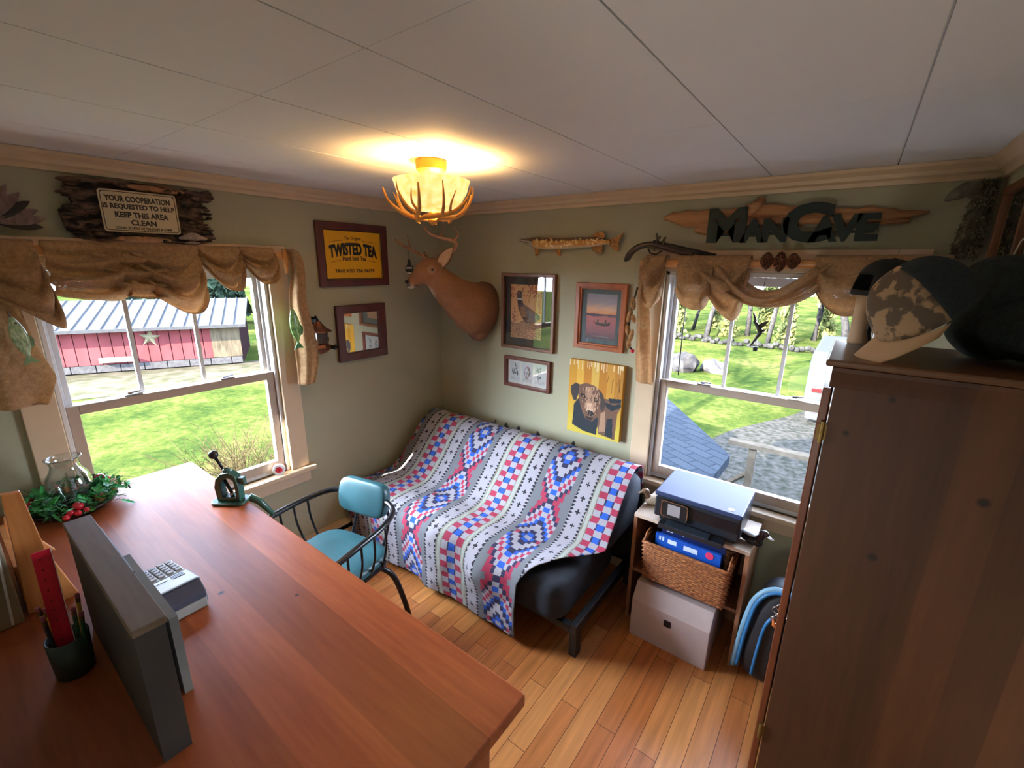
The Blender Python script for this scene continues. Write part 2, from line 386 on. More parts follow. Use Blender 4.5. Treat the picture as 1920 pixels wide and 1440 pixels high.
def crown(poly):      # poly: profile (out, z); returned as list
    return poly
CP = [(0, 2.135), (.012, 2.135), (.016, 2.150), (.03, 2.158), (.034, 2.172), (.05, 2.186), (.052, 2.1985), (0, 2.1985)]
def extr(prof, M, a, c):
    """profile (out, z) swept along the wall from a to c, mitred"""
    n = len(prof); vs = [(a+s[0], s[1], s[0]) for s in prof]+[(c-s[0], s[1], s[0]) for s in prof]
    b = MB(M); b.add(vs, [list(range(n)), list(range(n, 2*n))[::-1]]+[(i, n+i, n+(i+1) % n, (i+1) % n) for i in range(n)]); return b
struct(extr(CP, WA, -2.5, 0).obj('trim_1', M_['cream']))
struct(extr(CP, WB, 0, 2.79).obj('trim_2', M_['cream']))
b = MB(); n = len(CP)
vs = [(2.79-o, -o, z) for o, z in CP]+[(2.79-o, -.52-o, z) for o, z in CP]
b.add(vs, [list(range(n)), list(range(n, 2*n))[::-1]]+[(i, n+i, n+(i+1) % n, (i+1) % n) for i in range(n)])
struct(b.obj('trim_3', M_['cream']))
struct(MB(WB).box((0, 0, 0), (2.79, .09, .014)).obj('baseboard_right', M_['cream'], bev=.003))

# house mass outside (keeps the sun out of the room and shades the drive)
b = MB()
b.prism([(.55, 2.34), (-2.5, 4.3), (-5.6, 2.34), (-5.6, 2.24), (.55, 2.24)], -.45, 9.0, Matrix(((0, 0, 1, 0), (1, 0, 0, 0), (0, 1, 0, 0), (0, 0, 0, 1))))
struct(b.obj('roof', mat('roof_shingles', L(90, 92, 98), .9)))
struct(MB().box((-.14, -5.2, -2.4), (9, .14, -.1)).box((3.2, -5.2, -.1), (9, .14, 2.24)).box((-.14, -5.2, -.1), (1.2, -2.64, 2.24)).box((1.2, -5.2, -.1), (3.2, -4.3, 2.24)).box((1.2, -4.3, 2.2), (3.2, -2.64, 2.24)).box((1.2, -4.3, -.1), (3.2, -2.64, 0)).obj('wall_exterior', mat('white_siding', L(205, 205, 200), .8)))

# ---------------------------------------------------------------- windows
def window(name, M, u0, u1, z0, z1, rail, muntins, loc):
    w = structE(name, loc)
    b = MB(M)
    b.box((u0-.105, z0-.0, 0), (u0-.004, z1+.1, .02)).box((u1+.004, z0, 0), (u1+.105, z1+.1, .02)).box((u0-.004, z1+.004, 0), (u1+.004, z1+.1, .02))
    b.obj('casing', M_['cream'], w, bev=.003)
    MB(M).box((u0-.135, z0-.028, -.02), (u1+.135, z0, .055)).obj('sill', M_['cream'], w, bev=.006)
    MB(M).box((u0-.11, z0-.1, 0), (u1+.11, z0-.029, .018)).obj('apron', M_['cream'], w, bev=.003)
    b = MB(M)   # jamb liner, stepped tracks
    for a, c, s in ((u0, u0+.016, 1), (u1-.016, u1, -1)):
        b.box((a, z0, -.139), (c, z1, -.001))
        for d in (-.05, -.095):
            e = c if s > 0 else a
            b.box((min(e, e+s*.012), z0, d-.006), (max(e, e+s*.012), z1, d+.006))
    b.box((u0, z1-.02, -.139), (u1, z1, -.001)).box((u0, z0, -.139), (u1, z0+.022, -.021))
    b.obj('jamb', M_['white'], w, bev=.002)
    def sash(nm, za, zb, d, st, rb, rt_, m):
        b = MB(M); a, c = u0+.018, u1-.018
        b.box((a, za, d), (a+st, zb, d+.034)).box((c-st, za, d), (c, zb, d+.034)).box((a+st, za, d), (c-st, za+rb, d+.034)).box((a+st, zb-rt_, d), (c-st, zb, d+.034))
        s = b.obj(nm, m, w, bev=.003)
        MB(M).box((a+st-.003, za+rb-.003, d+.014), (c-st+.003, zb-rt_+.003, d+.018)).obj('pane', M_['glass'], s)
        return s
    s1 = sash('lower_sash', z0+.022, rail+.022, -.048, .038, .05, .04, M_['taupe'])
    s2 = sash('upper_sash', rail-.02, z1-.022, -.092, .03, .038, .04, M_['white'])
    for mu in muntins: MB(M).box((mu-.008, rail+.018, -.082), (mu+.008, z1-.06, -.066)).obj('muntin', M_['white'], s2)
    for lu in (u0+.24, u1-.24):
        b = MB(M); b.box((lu-.033, rail+.022, -.046), (lu+.033, rail+.03, -.018)); b.loft([(lu-.02, rail+.034, -.03), (lu+.03, rail+.036, -.034)], .005, 8)
        b.obj('sash_lock', M_['chrome'], w, bev=.002)
    return w
window('window_1', WA, AY0, AY1, AZ0, AZ1, 1.222, (-1.807, -1.556), (0, -1.66, .6))
window('window_2', WB, BX0, BX1, BZ0, BZ1, 1.21, (1.976, 2.221), (2.1, 0, .6))

# ---------------------------------------------------------------- outside
GZ = -2.4
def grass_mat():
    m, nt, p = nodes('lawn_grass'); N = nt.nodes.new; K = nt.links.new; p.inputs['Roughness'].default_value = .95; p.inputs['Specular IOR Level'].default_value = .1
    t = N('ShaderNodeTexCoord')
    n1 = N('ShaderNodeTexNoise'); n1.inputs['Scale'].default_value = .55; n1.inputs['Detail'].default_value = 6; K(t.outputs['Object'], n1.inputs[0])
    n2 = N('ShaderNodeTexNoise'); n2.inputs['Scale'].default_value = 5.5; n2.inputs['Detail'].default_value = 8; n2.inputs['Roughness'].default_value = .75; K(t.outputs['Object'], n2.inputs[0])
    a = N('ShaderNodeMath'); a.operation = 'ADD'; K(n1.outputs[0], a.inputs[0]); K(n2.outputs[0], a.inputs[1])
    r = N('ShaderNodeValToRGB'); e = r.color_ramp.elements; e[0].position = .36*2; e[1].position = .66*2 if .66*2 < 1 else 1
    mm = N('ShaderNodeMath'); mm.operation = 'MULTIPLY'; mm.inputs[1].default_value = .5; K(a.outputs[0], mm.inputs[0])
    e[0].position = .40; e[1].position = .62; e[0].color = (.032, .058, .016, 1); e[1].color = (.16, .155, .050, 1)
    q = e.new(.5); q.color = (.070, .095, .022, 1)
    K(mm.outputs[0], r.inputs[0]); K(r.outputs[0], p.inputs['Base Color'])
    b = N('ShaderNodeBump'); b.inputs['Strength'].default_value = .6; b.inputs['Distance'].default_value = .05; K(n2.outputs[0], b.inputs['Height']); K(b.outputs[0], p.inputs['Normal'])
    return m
struct(MB().box((-80, -60, GZ-.3), (60, 80, GZ)).obj('lawn', grass_mat()))
gravel = mat('gravel', (.10, .092, .086), .95, vs=9, col2=(.038, .042, .034), bump=.6, bs=25, detail=8, spec=.1)
b = MB(); pl = [(.2, .3), (-.6, 6.5), (.4, 10.2), (1.5, 12.6), (2.2, 15.), (9, 20), (9, .3)]
b.prism(pl, GZ-.05, GZ+.02); struct(b.obj('ground_gravel', gravel))
b = MB(); b.prism([(-19.6, -6), (-16.6, -1.2), (-15.6, 1.5), (-15., 5.2), (-17, 9), (-18.4, 4.8), (-20.7, .3), (-22.6, -5)], GZ-.05, GZ+.015)
struct(b.obj('ground_dirt', mat('bare_dirt', (.17, .145, .11), .95, vs=2.2, col2=(.085, .085, .05), detail=8, spec=.1)))

# barn: front wall runs from a to c
a0 = V((-24.2, -7.1, 0)); c0 = V((-17.76, 5.6, 0)); d0 = (c0-a0).normalized(); Lb = (c0-a0).length
MBN = frame((a0.x, a0.y, GZ), d0)      # X along the front, Y away from the house, Z up
barn = thing('barn', (V((a0+c0))/2)+V((0, 0, GZ)), 'long red barn with white metal roof across the lawn', 'barn')
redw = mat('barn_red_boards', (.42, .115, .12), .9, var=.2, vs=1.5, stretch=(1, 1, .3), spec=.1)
b = MB(MBN)
x = 0
while x < Lb-.1:
    b.box((x+.012, -.02, .34), (min(x+.345, Lb), .04, 1.72)); x += .36
b.obj('board_siding', redw, barn)
b = MB(MBN).box((0, .04, .02), (Lb, 4.4, 1.7)); b.obj('wall', mat('barn_gap_dark', (.03, .018, .02), .9), barn)
b = MB(MBN); x = 0
while x < Lb: b.box((x, -.03, .06), (min(x+.7, Lb), .03, .32)); x += .73
b.obj('skirt_board', mat('barn_grey_boards', (.2, .19, .19), .9, var=.2), barn)
b = MB(MBN); b.box((Lb-1.0, -.025, .34), (Lb+.02, .03, 1.72)); b.obj('bare_panel', mat('barn_bare_wood', (.26, .21, .14), .9, var=.3, stretch=(1, 1, .2)), barn)
zr = 2.55
b = MB(MBN); b.add([(-.3, -.3, 1.66), (Lb+.3, -.3, 1.66), (Lb+.3, 2.6, zr), (-.3, 2.6, zr), (-.3, 5, 1.6), (Lb+.3, 5, 1.6)], [(0, 1, 2, 3), (3, 2, 5, 4)])
x = -.2
sl = (zr-1.66)/2.9
while x < Lb+.3:
    b.add([(x, -.3, 1.665), (x+.03, -.3, 1.665), (x+.03, 2.6, zr+.005), (x, 2.6, zr+.005), (x, -.3, 1.70), (x+.03, -.3, 1.70), (x+.03, 2.6, zr+.04), (x, 2.6, zr+.04)], [(4, 5, 6, 7), (0, 4, 7, 3), (1, 2, 6, 5), (0, 1, 5, 4)]); x += .42
b.obj('roof', mat('white_metal_roof', (.125, .13, .14), .5, var=.08, vs=2), barn)
b = MB(MBN).box((-.3, -.34, 1.58), (Lb+.3, -.29, 1.70)); b.obj('fascia', mat('barn_white_trim', (.16, .16, .165), .6), barn)
# star and white board on the barn wall
st = [];
for k in range(10):
    r = .36 if k % 2 == 0 else .145
    st.append((r*math.sin(k*PI/5+.12), r*math.cos(k*PI/5+.12)))
sx_ = Lb-2.97
Mst = MBN @ Matrix.Translation((sx_, -.05, 1.28)) @ Matrix.Rotation(PI/2, 4, 'X')
b = MB(Mst); vs = [(x, y, 0) for x, y in st]+[(0, 0, .12), (0, 0, -.02)]
b.add(vs, [(i, (i+1) % 10, 10) for i in range(10)]+[((i+1) % 10, i, 11) for i in range(10)])
tag(b.obj('barn_star', mat('cream_star', (.5, .44, .28), .6)), 'cream five pointed metal star hung on the red barn wall', 'star')
b = MB(MBN).box((Lb-4.6, -.16, .42), (Lb-3.6, -.04, .60)); tag(b.obj('white_trough', mat('white_board', (.4, .4, .4), .6)), 'small white box fixed low on the red barn wall', 'box')

# trees
bark = mat('grey_bark', (.075, .07, .07), .95, var=.3, spec=.1)
leaf_l = mat('spring_leaves', (.30, .33, .12), .8, var=.3, vs=2, trans=.35, spec=.1)
leaf_d = mat('evergreen_leaves', (.07, .11, .07), .8, var=.3, vs=2, spec=.1)
def tree_mesh(h, spread, nl, seed, lm, loc, label, leaf=.16, cat='tree', group=None, bare=False, trunk=.14):
    rnd = random.Random(seed)
    t = thing('tree', loc, label, cat, group); base = V(loc); tb = MB(); tips = []
    def grow(p, d, ln, r, dep):
        pts = [p]; q = p; dd = d.copy()
        for i in range(4):
            dd = (dd+V((rnd.uniform(-.2, .2), rnd.uniform(-.2, .2), rnd.uniform(-.02, .16)))).normalized(); q = q+dd*ln/4; pts.append(q)
            if dep > 0 and i >= (1 if dep < 3 else 1):
                for _ in range(2 if dep > 1 else 1):
                    a = rnd.uniform(0, 2*PI); nd = (dd*.55+V((math.cos(a), math.sin(a), rnd.uniform(.1, .5)))*.75).normalized()
                    grow(q, nd, ln*(rnd.uniform(.16, .24) if not bare and dep == 3 else rnd.uniform(.45, .62)), r*.5, dep-1)
        tb.loft(pts, lerp_list([r, r*.45], 5), 6 if dep > 1 else 4)
        if dep <= 1: tips.extend(pts[1:])
    grow(base-V((0, 0, .05)), V((0, 0, 1)), h*.75, trunk, 3 if not bare else 3)
    tb.obj('trunk', bark, t, smooth=True)
    if not bare:
        lb = MB()
        for i in range(nl):
            p = rnd.choice(tips)+V((rnd.gauss(0, spread), rnd.gauss(0, spread), rnd.gauss(0, spread)))
            if p.z < base.z+h*.1: continue
            R_ = Euler((rnd.uniform(0, 6), rnd.uniform(0, 6), rnd.uniform(0, 6))).to_matrix().to_4x4(); s_ = leaf*rnd.uniform(.6, 1.4)
            lb.add([(-s_, -s_*.6, 0), (s_, -s_*.6, .02), (s_*.9, s_*.6, 0), (-s_*.9, s_*.6, .03)], [(0, 1, 2, 3)], Matrix.Translation(p) @ R_)
        lb.obj('foliage', lm, t)
    return t
rt_ = random.Random(3)
for i in range(11):
    fx = -11.5+i*1.75+rt_.uniform(-.2, .2); fy = (26.2, 29.6)[i % 2]+rt_.uniform(-.3, .3)
    tree_mesh(rt_.uniform(6.5, 9.5), .32, 420, 20+i, leaf_l, (fx, fy, GZ), 'slender spring tree among the row edging the far lawn', .15, group='trees edging the far lawn', trunk=rt_.uniform(.1, .2))
def bushy(loc, h, r, n, seed, m, leaf, name, label, cat, group, cone=False):
    rnd = random.Random(seed); t = thing(name, loc, label, cat, group); lb = MB(); tb = MB(); base = V(loc)
    for k in range(5 if not cone else 1):
        a = rnd.uniform(0, 6.3); tb.loft([base-V((0, 0, .05)), base+V((math.cos(a)*r*.3*(not cone), math.sin(a)*r*.3*(not cone), h*.8))], [.05, .02], 6)
    tb.obj('stem', bark, t)
    for i in range(n):
        v = rnd.random(); a = rnd.uniform(0, 2*PI)
        if cone: rr = r*(1-v)**.8*rnd.uniform(.55, 1.05); z = h*(.06+.94*v)
        else: rr = r*math.sqrt(rnd.random())*(1-.45*v)*(.7+.5*nz(a, v*3, seed, 1.5)); z = h*v
        R_ = Euler((rnd.uniform(0, 6), rnd.uniform(0, 6), rnd.uniform(0, 6))).to_matrix().to_4x4(); s_ = leaf*rnd.uniform(.6, 1.4)
        lb.add([(-s_, -s_*.6, 0), (s_, -s_*.6, .02), (s_*.9, s_*.6, 0), (-s_*.9, s_*.6, .03)], [(0, 1, 2, 3)], Matrix.Translation(base+V((rr*math.cos(a), rr*math.sin(a), z))) @ R_)
    lb.obj('foliage', m, t); return t
for i in range(5):
    bushy((-29.5-(i % 2)*2.5, 4.6+i*2.1, GZ), 6.2+.5*(i % 3), 1.2, 1100, 60+i, leaf_d, .2, 'evergreen_tree', 'dark evergreen tree among those rising behind the barn roof', 'tree', 'evergreens behind the barn', True)
for i in range(13):
    bushy((-13.2+i*1.6, (27.8, 31.6)[i % 2]+rt_.uniform(-.3, .3), GZ), rt_.uniform(1.8, 3.2), rt_.uniform(.6, .85), 460, 80+i, leaf_l, .15, 'bush', 'pale green bush in the undergrowth between the far trees', 'bush', 'bushes under the far trees')
tree_mesh(9.5, .3, 0, 91, leaf_l, (-1.6, 5.4, GZ), 'bare tree beside the house whose branches shade the lawn', bare=True, trunk=.2)
# low stone wall at the far lawn edge
b = MB(); rs = random.Random(5)
for i in range(90):
    b.ell((-13+i*.24+rs.uniform(-.05, .05), 24.8+rs.uniform(-.1, .1), GZ+rs.uniform(.05, .3)), (rs.uniform(.14, .24), .2, rs.uniform(.1, .17)), 7, 5)
tag(b.obj('stone_wall', mat('field_stone', (.06, .058, .055), .95, var=.4, vs=5, spec=.1)), 'low rough stone wall along the far edge of the lawn', 'wall', kind='thing')
for j, (rx, ry, rr, lb_) in enumerate(((-2.85, 16.5, .62, 'larger pale grey boulder on the lawn, farther from the trailer'), (-1.75, 17.0, .5, 'smaller pale grey boulder on the lawn, nearer the trailer'))):
    b = MB(); b.ell((rx, ry, GZ+rr*.45), (rr, rr*.7, rr*.8), 14, 9)
    b.v = [p+V((nz(p.x, p.y, p.z, 2.3), nz(p.y, p.z, p.x, 2.3), nz(p.z, p.x, p.y, 2.3)))*.22 for p in b.v]
    tag(b.obj('boulder', mat('pale_boulder', (.085, .08, .078), .95, col2=(.03, .03, .035), vs=3, spec=.1)), lb_, 'rock')
# shrub by the left window
b = MB(); rs = random.Random(8); bc = V((-5.6, .55, GZ))
for i in range(240):
    a = rs.uniform(0, 2*PI); e = rs.uniform(.5, 1.45); d = V((math.cos(a)*math.cos(e), math.sin(a)*math.cos(e), math.sin(e))); ln = rs.uniform(.8, 1.75)
    p0 = bc+V((rs.gauss(0, .15), rs.gauss(0, .15), 0)); p1 = p0+d*ln*.5; p2 = p1+(d+V((rs.gauss(0, .3), rs.gauss(0, .3), rs.uniform(-.35, .1))))*ln*.5
    b.loft([p0, p1, p2], [.008, .006, .003], 4)
    for _ in range(3):
        q = p1.lerp(p2, rs.random()); b.loft([q, q+V((rs.gauss(0, .13), rs.gauss(0, .13), rs.uniform(-.02, .2)))], .0035, 3)
tag(b.obj('twiggy_shrub', mat('straw_twigs', (.13, .095, .05), .9, var=.3, spec=.1)), 'leafless straw coloured shrub on the lawn outside the left window', 'shrub')

# white camper
camp = thing('camper_trailer', (2.9, 13.6, GZ), 'white camping trailer parked on the gravel drive', 'trailer')
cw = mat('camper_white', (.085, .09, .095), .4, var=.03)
pf = [(12.0, -1.95), (11.95, -1.3), (12.1, -.62), (12.6, -.42), (16.5, -.42), (16.7, -1.95)]
Mc = Matrix(((0, 0, 1, 0), (1, 0, 0, 0), (0, 1, 0, 0), (0, 0, 0, 1)))
MB().prism(pf, 1.75, 4.0, Mc).obj('body', cw, camp, bev=.08)
MB().box((1.85, 11.93, -2.2), (3.9, 12.03, -1.9)).obj('rear_bumper', mat('camper_grey', (.08, .08, .085), .5), camp)
MB().box((1.9, 11.90, -1.42), (2.12, 11.96, -1.34)).obj('tail_light', mat('red_lens', (.16, .01, .012), .3), camp)
b = MB(); b.prism(rrect(1.95, -1.93, 2.55, -1.66, .08), 11.93, 11.955, Matrix(((1, 0, 0, 0), (0, 0, 1, 0), (0, 1, 0, 0), (0, 0, 0, 1))))
b.obj('teal_emblem', mat('teal_decal', (.01, .10, .12), .4), camp)
MB().box((2.2, 11.915, -1.35), (2.9, 11.955, -1.28)).obj('grey_marking', mat('grey_decal', (.07, .08, .09), .4), camp)
for s in (13.6, 14.6): MB().lathe([(.0, -.1), (.3, -.1), (.33, -.06), (.33, .06), (.3, .1), (0, .1)], 20, M=Matrix.Translation((1.87, s, GZ+.35)) @ Matrix.Rotation(PI/2, 4, 'Y')).obj('wheel', M_['black'], camp)

# porch roof and railing below the right window
def shingle_mat():
    m, nt, p = nodes('grey_shingles'); N = nt.nodes.new; K = nt.links.new; p.inputs['Roughness'].default_value = .9; p.inputs['Specular IOR Level'].default_value = .2
    t = N('ShaderNodeTexCoord'); br = N('ShaderNodeTexBrick'); br.inputs['Scale'].default_value = 1; br.inputs['Brick Width'].default_value = .32; br.inputs['Row Height'].default_value = .14
    br.inputs['Mortar Size'].default_value = .006; br.inputs['Color1'].default_value = (.055, .068, .09, 1); br.inputs['Color2'].default_value = (.042, .053, .072, 1); br.inputs['Mortar'].default_value = (.022, .028, .038, 1)
    mp = N('ShaderNodeMapping'); mp.inputs['Rotation'].default_value = (0, 0, .5); K(t.outputs['Object'], mp.inputs[0])
    K(mp.outputs[0], br.inputs[0]); K(br.outputs[0], p.inputs['Base Color']); return m
b = MB(); q = [(1.60, 2.92, -.25), (1.585, 2.2, -.25), (1.57, .16, -.25), (-2, .16, -.25), (-2, 5.95, -.25), (-.6, 5.95, -.25), (.44, 4.52, -.25)]
vs = q+[(x, y, z-.12) for x, y, z in q]; n = len(q)
b.add(vs, [list(range(n)), list(range(n, 2*n))[::-1]]+[(i, (i+1) % n, n+(i+1) % n, n+i) for i in range(n)])
pr = struct(b.obj('porch_roof', shingle_mat()))
rail_m = mat('weathered_rail', (.15, .125, .10), .9, var=.2, spec=.1)
rl = thing('deck_railing', (1.75, 4.0, GZ), 'weathered grey wooden railing with a braced post outside the right window', 'railing')
MB().box((1.36, 4.12, -.56), (3.6, 4.26, -.5)).obj('handrail', rail_m, rl)
for px_ in (1.62, 3.4): MB().box((px_, 4.15, GZ), (px_+.09, 4.24, -.56)).obj('post', rail_m, rl)
MB().loft([(.95, 4.19, -1.62), (1.64, 4.19, -.95)], .035, 4).obj('brace', rail_m, rl)

OUT = .4          # outdoor colours darkened so the strong sky does not overexpose them
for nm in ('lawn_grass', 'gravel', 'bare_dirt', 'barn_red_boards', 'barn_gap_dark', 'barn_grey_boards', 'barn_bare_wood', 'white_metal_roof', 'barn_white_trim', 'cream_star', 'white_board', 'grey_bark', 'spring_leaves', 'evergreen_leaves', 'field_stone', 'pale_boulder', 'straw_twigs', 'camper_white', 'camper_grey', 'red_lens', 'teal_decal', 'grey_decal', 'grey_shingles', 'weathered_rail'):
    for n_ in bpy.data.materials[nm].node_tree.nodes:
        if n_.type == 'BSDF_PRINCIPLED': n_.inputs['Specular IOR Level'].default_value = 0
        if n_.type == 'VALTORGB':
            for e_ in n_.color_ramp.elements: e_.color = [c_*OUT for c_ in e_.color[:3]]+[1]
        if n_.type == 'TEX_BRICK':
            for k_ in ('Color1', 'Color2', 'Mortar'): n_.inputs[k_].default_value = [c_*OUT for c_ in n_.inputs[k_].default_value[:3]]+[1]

# ---------------------------------------------------------------- baseboard heater
h = thing('baseboard_heater', (0, -.95, 0), 'long cream baseboard heater along the left wall behind the chair', 'heater')
MB(WA).prism([(-2.3, .03), (-.12, .03), (-.12, .15), (-2.3, .15)], .05, .062).obj('front_cover', M_['cream'], h, bev=.003)
MB(WA).box((-2.3, .185, .0), (-.12, .2, .066)).obj('top_lip', M_['cream'], h, bev=.003)
MB(WA).box((-2.3, .0, .0), (-.12, .185, .004)).obj('back_plate', M_['black'], h)
b = MB(WA)
for k in range(3): b.loft([(-2.28, .06+.03*k, .028), (-.14, .06+.03*k, .028)], .012, 8)
b.box((-2.3, 0, 0), (-2.28, .19, .06)).box((-.14, 0, 0), (-.12, .19, .06)); b.obj('fin_element', M_['black'], h)

# ---------------------------------------------------------------- workbench desk
cherry = wood('cherry_bench_top', L(178, 98, 56), L(130, 60, 33), 0, .36, 1.6, 20, knots=[(.28, .23, .89, .006), (.1, .1, .89, .008)], boards=(1, .13))
cherry.node_tree.nodes['Principled BSDF'].inputs['Specular IOR Level'].default_value = .3
cherry_d = wood('cherry_frame', L(170, 92, 50), L(120, 56, 30), 2, .35)
DX0, DX1, DY0, DY1, DZ = .03, 2.0, -2.47, -1.70, .89
dk = thing('desk', ((DX0+DX1)/2, (DY0+DY1)/2, 0), 'large glossy reddish wood desk standing under the left window', 'desk')
MB().box((DX0, DY0, DZ-.035), (DX1, DY1, DZ)).obj('top', cherry, dk, bev=.004)
MB().box((DX0+.1, DY0+.05, DZ-.13), (DX1-.06, DY0+.07, DZ-.036)).box((DX0+.1, DY1-.09, DZ-.13), (DX1-.06, DY1-.07, DZ-.036)).obj('apron', cherry_d, dk)
for x in (DX0+.07, DX1-.13):
    for y in (DY0+.03, DY1-.10): MB().box((x, y, 0), (x+.06, y+.06, DZ-.036)).obj('leg', cherry_d, dk, bev=.004)

# desk-top organiser at the back: slanted side panels
maple = wood('maple_panel', L(216, 150, 86), L(170, 96, 48), 2, .35, 2.4)
og = thing('desk_organizer', (.7, -2.33, DZ), 'upright wooden organizer with a sloping side panel standing at the back of the desk', 'organizer')
SP = [(-2.338, .89), (-2.322, 1.243), (-2.288, 1.238), (-2.273, 1.05), (-2.235, .89)]
MX = Matrix(((0, 0, 1, 0), (1, 0, 0, 0), (0, 1, 0, 0), (0, 0, 0, 1)))
MB().prism(SP, .782, .80, MX).obj('side_panel', maple, og, bev=.002); MB().prism([(y_, .89+(z_-.89)*.45) for y_, z_ in SP], .45, .468, MX).obj('side_panel', maple, og, bev=.002)
MB().box((.468, -2.337, .891), (.781, -2.325, 1.03)).obj('back_panel', maple, og)
for z in (.895,): MB().box((.468, -2.324, z), (.781, -2.28, z+.012)).obj('shelf', maple, og)
bd = thing('ring_binder', (.7, -2.38, DZ), 'beige binder with a white edge at the far left end of the desk back', 'binder')
MB().box((.6, -2.41, .891), (.83, -2.346, 1.19)).obj('cover', mat('beige_card', L(150, 135, 112), .7), bd, bev=.004)
MB().loft([(.834, -2.368, .90), (.834, -2.352, 1.18)], .003, 6).obj('white_edge', M_['white'], bd)

# narrow grey wooden box, black folder, grey tray
greyw = wood('weathered_grey_wood', L(128, 108, 88), L(92, 76, 60), 0, .6, 2)
gb = thing('wooden_box', (1.27, -2.22, DZ), 'narrow weathered grey wooden box standing tall on the desk', 'box')
MB().box((.99, -2.246, 1.185), (1.54, -2.194, 1.2)).obj('lid', greyw, gb, bev=.0015)
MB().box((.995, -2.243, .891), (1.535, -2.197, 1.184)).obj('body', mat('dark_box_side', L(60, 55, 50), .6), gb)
MB().box((.87, -2.193, .891), (1.17, -2.166, 1.1)).obj('x', M_['black'])
o = bpy.data.objects['x']; o.name = 'folder'; tag(o, 'slim black folder standing against the grey wooden box', 'folder')
MB().box((1.06, -2.166, .891), (1.40, -2.150, 1.09)).obj('x', mat('grey_paper_pad', L(120, 118, 112), .7))
o = bpy.data.objects['x']; o.name = 'note_pad'; tag(o, 'grey pad standing upright between black folder and adding machine', 'pad')

# adding machine
am = thing('adding_machine', (1.03, -2.07, DZ), 'white and grey desktop adding machine with paper display on the desk', 'calculator')
Ma = frame((.89, -2.146, DZ+.001), (1, .03, 0))
b = MB(Ma); b.prism([(0, 0), (.24, 0), (.255, .02), (.25, .045), (.215, .07), (.12, .052), (0, .03)], 0, .115, Matrix(((1, 0, 0, 0), (0, 0, 1, 0), (0, 1, 0, 0), (0, 0, 0, 1)))); b.obj('body', mat('calc_dark', L(66, 68, 84), .4), am, bev=.004)
MB(Ma).box((.13, -.0015, .032), (.236, .1165, .046)).obj('tan_band', mat('calc_tan', L(150, 138, 112), .5), am, bev=.002)
b = MB(Ma); b.box((.2505, .004, .003), (.257, .111, .030)); b.obj('pale_front', mat('calc_pale', L(150, 150, 145), .4), am, bev=.002)
Mk = Ma @ Matrix.Translation((0, 0, .03)) @ Matrix.Rotation(-math.atan2(.022, .12), 4, 'Y')
MB(Mk).box((.004, .004, .0005), (.118, .111, .004)).obj('key_plate', mat('calc_white', L(225, 228, 232), .4), am)
for i in range(5):
    for j in range(5): MB(Mk).box((.008+i*.022, .010+j*.0205, .004), (.024+i*.022, .025+j*.0205, .009)).obj('key', mat('key_grey', L(150, 140, 135), .5) if 'key_grey' not in bpy.data.materials else bpy.data.materials['key_grey'], am, bev=.001)
Md = Ma @ Matrix.Translation((.12, 0, .052)) @ Matrix.Rotation(-math.atan2(.018, .095), 4, 'Y')
MB(Md).box((.004, .003, .0008), (.094, .112, .005)).obj('top_panel', bpy.data.materials['calc_white'], am, bev=.002)
MB(Md).box((.0, .0, .0002), (.098, .115, .0022)).obj('dark_rim', M_['black'], am)
MB(Md).box((.012, .012, .005), (.028, .06, .0065)).obj('display', mat('lcd_grey', L(130, 135, 130), .2), am)
b = MB(Md)
for k in range(3): b.box((.012+k*.009, .07, .005), (.018+k*.009, .10, .0066))
b.obj('dark_button', M_['black'], am)

# pencil cup, pencils, ruler
cup = thing('pencil_cup', (1.13, -2.298, DZ), 'dark cup of pencils beside the grey wooden box', 'cup')
MB().lathe([(.0, .001), (.034, .001), (.038, .1), (.035, .1), (.031, .006), (0, .006)], 24, (1.13, -2.298, DZ)).obj('body', mat('cup_dark', L(50, 60, 52), .5), cup, smooth=True)
pcol = [('yellow', L(214, 160, 50)), ('dark green', L(40, 80, 48)), ('yellow', L(214, 160, 50)), ('black', L(30, 30, 32)), ('yellow', L(214, 160, 50)), ('dark green', L(40, 80, 48))]
spots = [((-.012, .026), (.01, .004, 1.078), 'yellow pencil nearest the grey box, eraser up, in the cup'), ((.01, .018), (.0, .0, 1.058), 'dark green pencil second from the grey box in the cup'), ((0, -.022), (0, -.004, 1.086), 'tall yellow pencil left of the red ruler in the cup'),
         ((.02, -.024), (.0, 0, 1.072), 'black pen left of the red ruler in the cup'), ((-.02, -.016), (0, 0, 1.064), 'short yellow pencil behind the black pen in the cup'), ((.022, .024), (.008, .002, 1.052), 'dark green pencil leaning at the near cup rim')]
for (dx, dy), (lx, ly, zt), lb_ in spots:
    c = pcol[spots.index(((dx, dy), (lx, ly, zt), lb_))]
    bx, by = 1.13+dx*.8, -2.298+dy*.8; tx, ty = 1.13+dx*1.15+lx, -2.298+dy*1.15+ly
    p = thing('pencil', (bx, by, DZ+.01), lb_, 'pencil', 'pencils and pens in the cup')
    A_, B_ = V((bx, by, DZ+.007)), V((tx, ty, zt)); d = (B_-A_).normalized()
    MB().loft([A_, B_-d*.022], .0042, 6).obj('shaft', mat('pencil_'+c[0], c[1], .4) if 'pencil_'+c[0] not in bpy.data.materials else bpy.data.materials['pencil_'+c[0]], p)
    MB().loft([B_-d*.0215, B_-d*.010], .0046, 8).obj('ferrule', M_['brass'], p)
    MB().loft([B_-d*.0095, B_], .0043, 8).obj('eraser', mat('eraser_pink', L(150, 70, 80), .8) if 'eraser_pink' not in bpy.data.materials else bpy.data.materials['eraser_pink'], p)
Mr = frame((1.14, -2.318, .90), (0, 1, -.02), (-.10, .045, 1))
ru = thing('ruler', (1.14, -2.30, .90), 'red plastic ruler standing in the pencil cup', 'ruler')
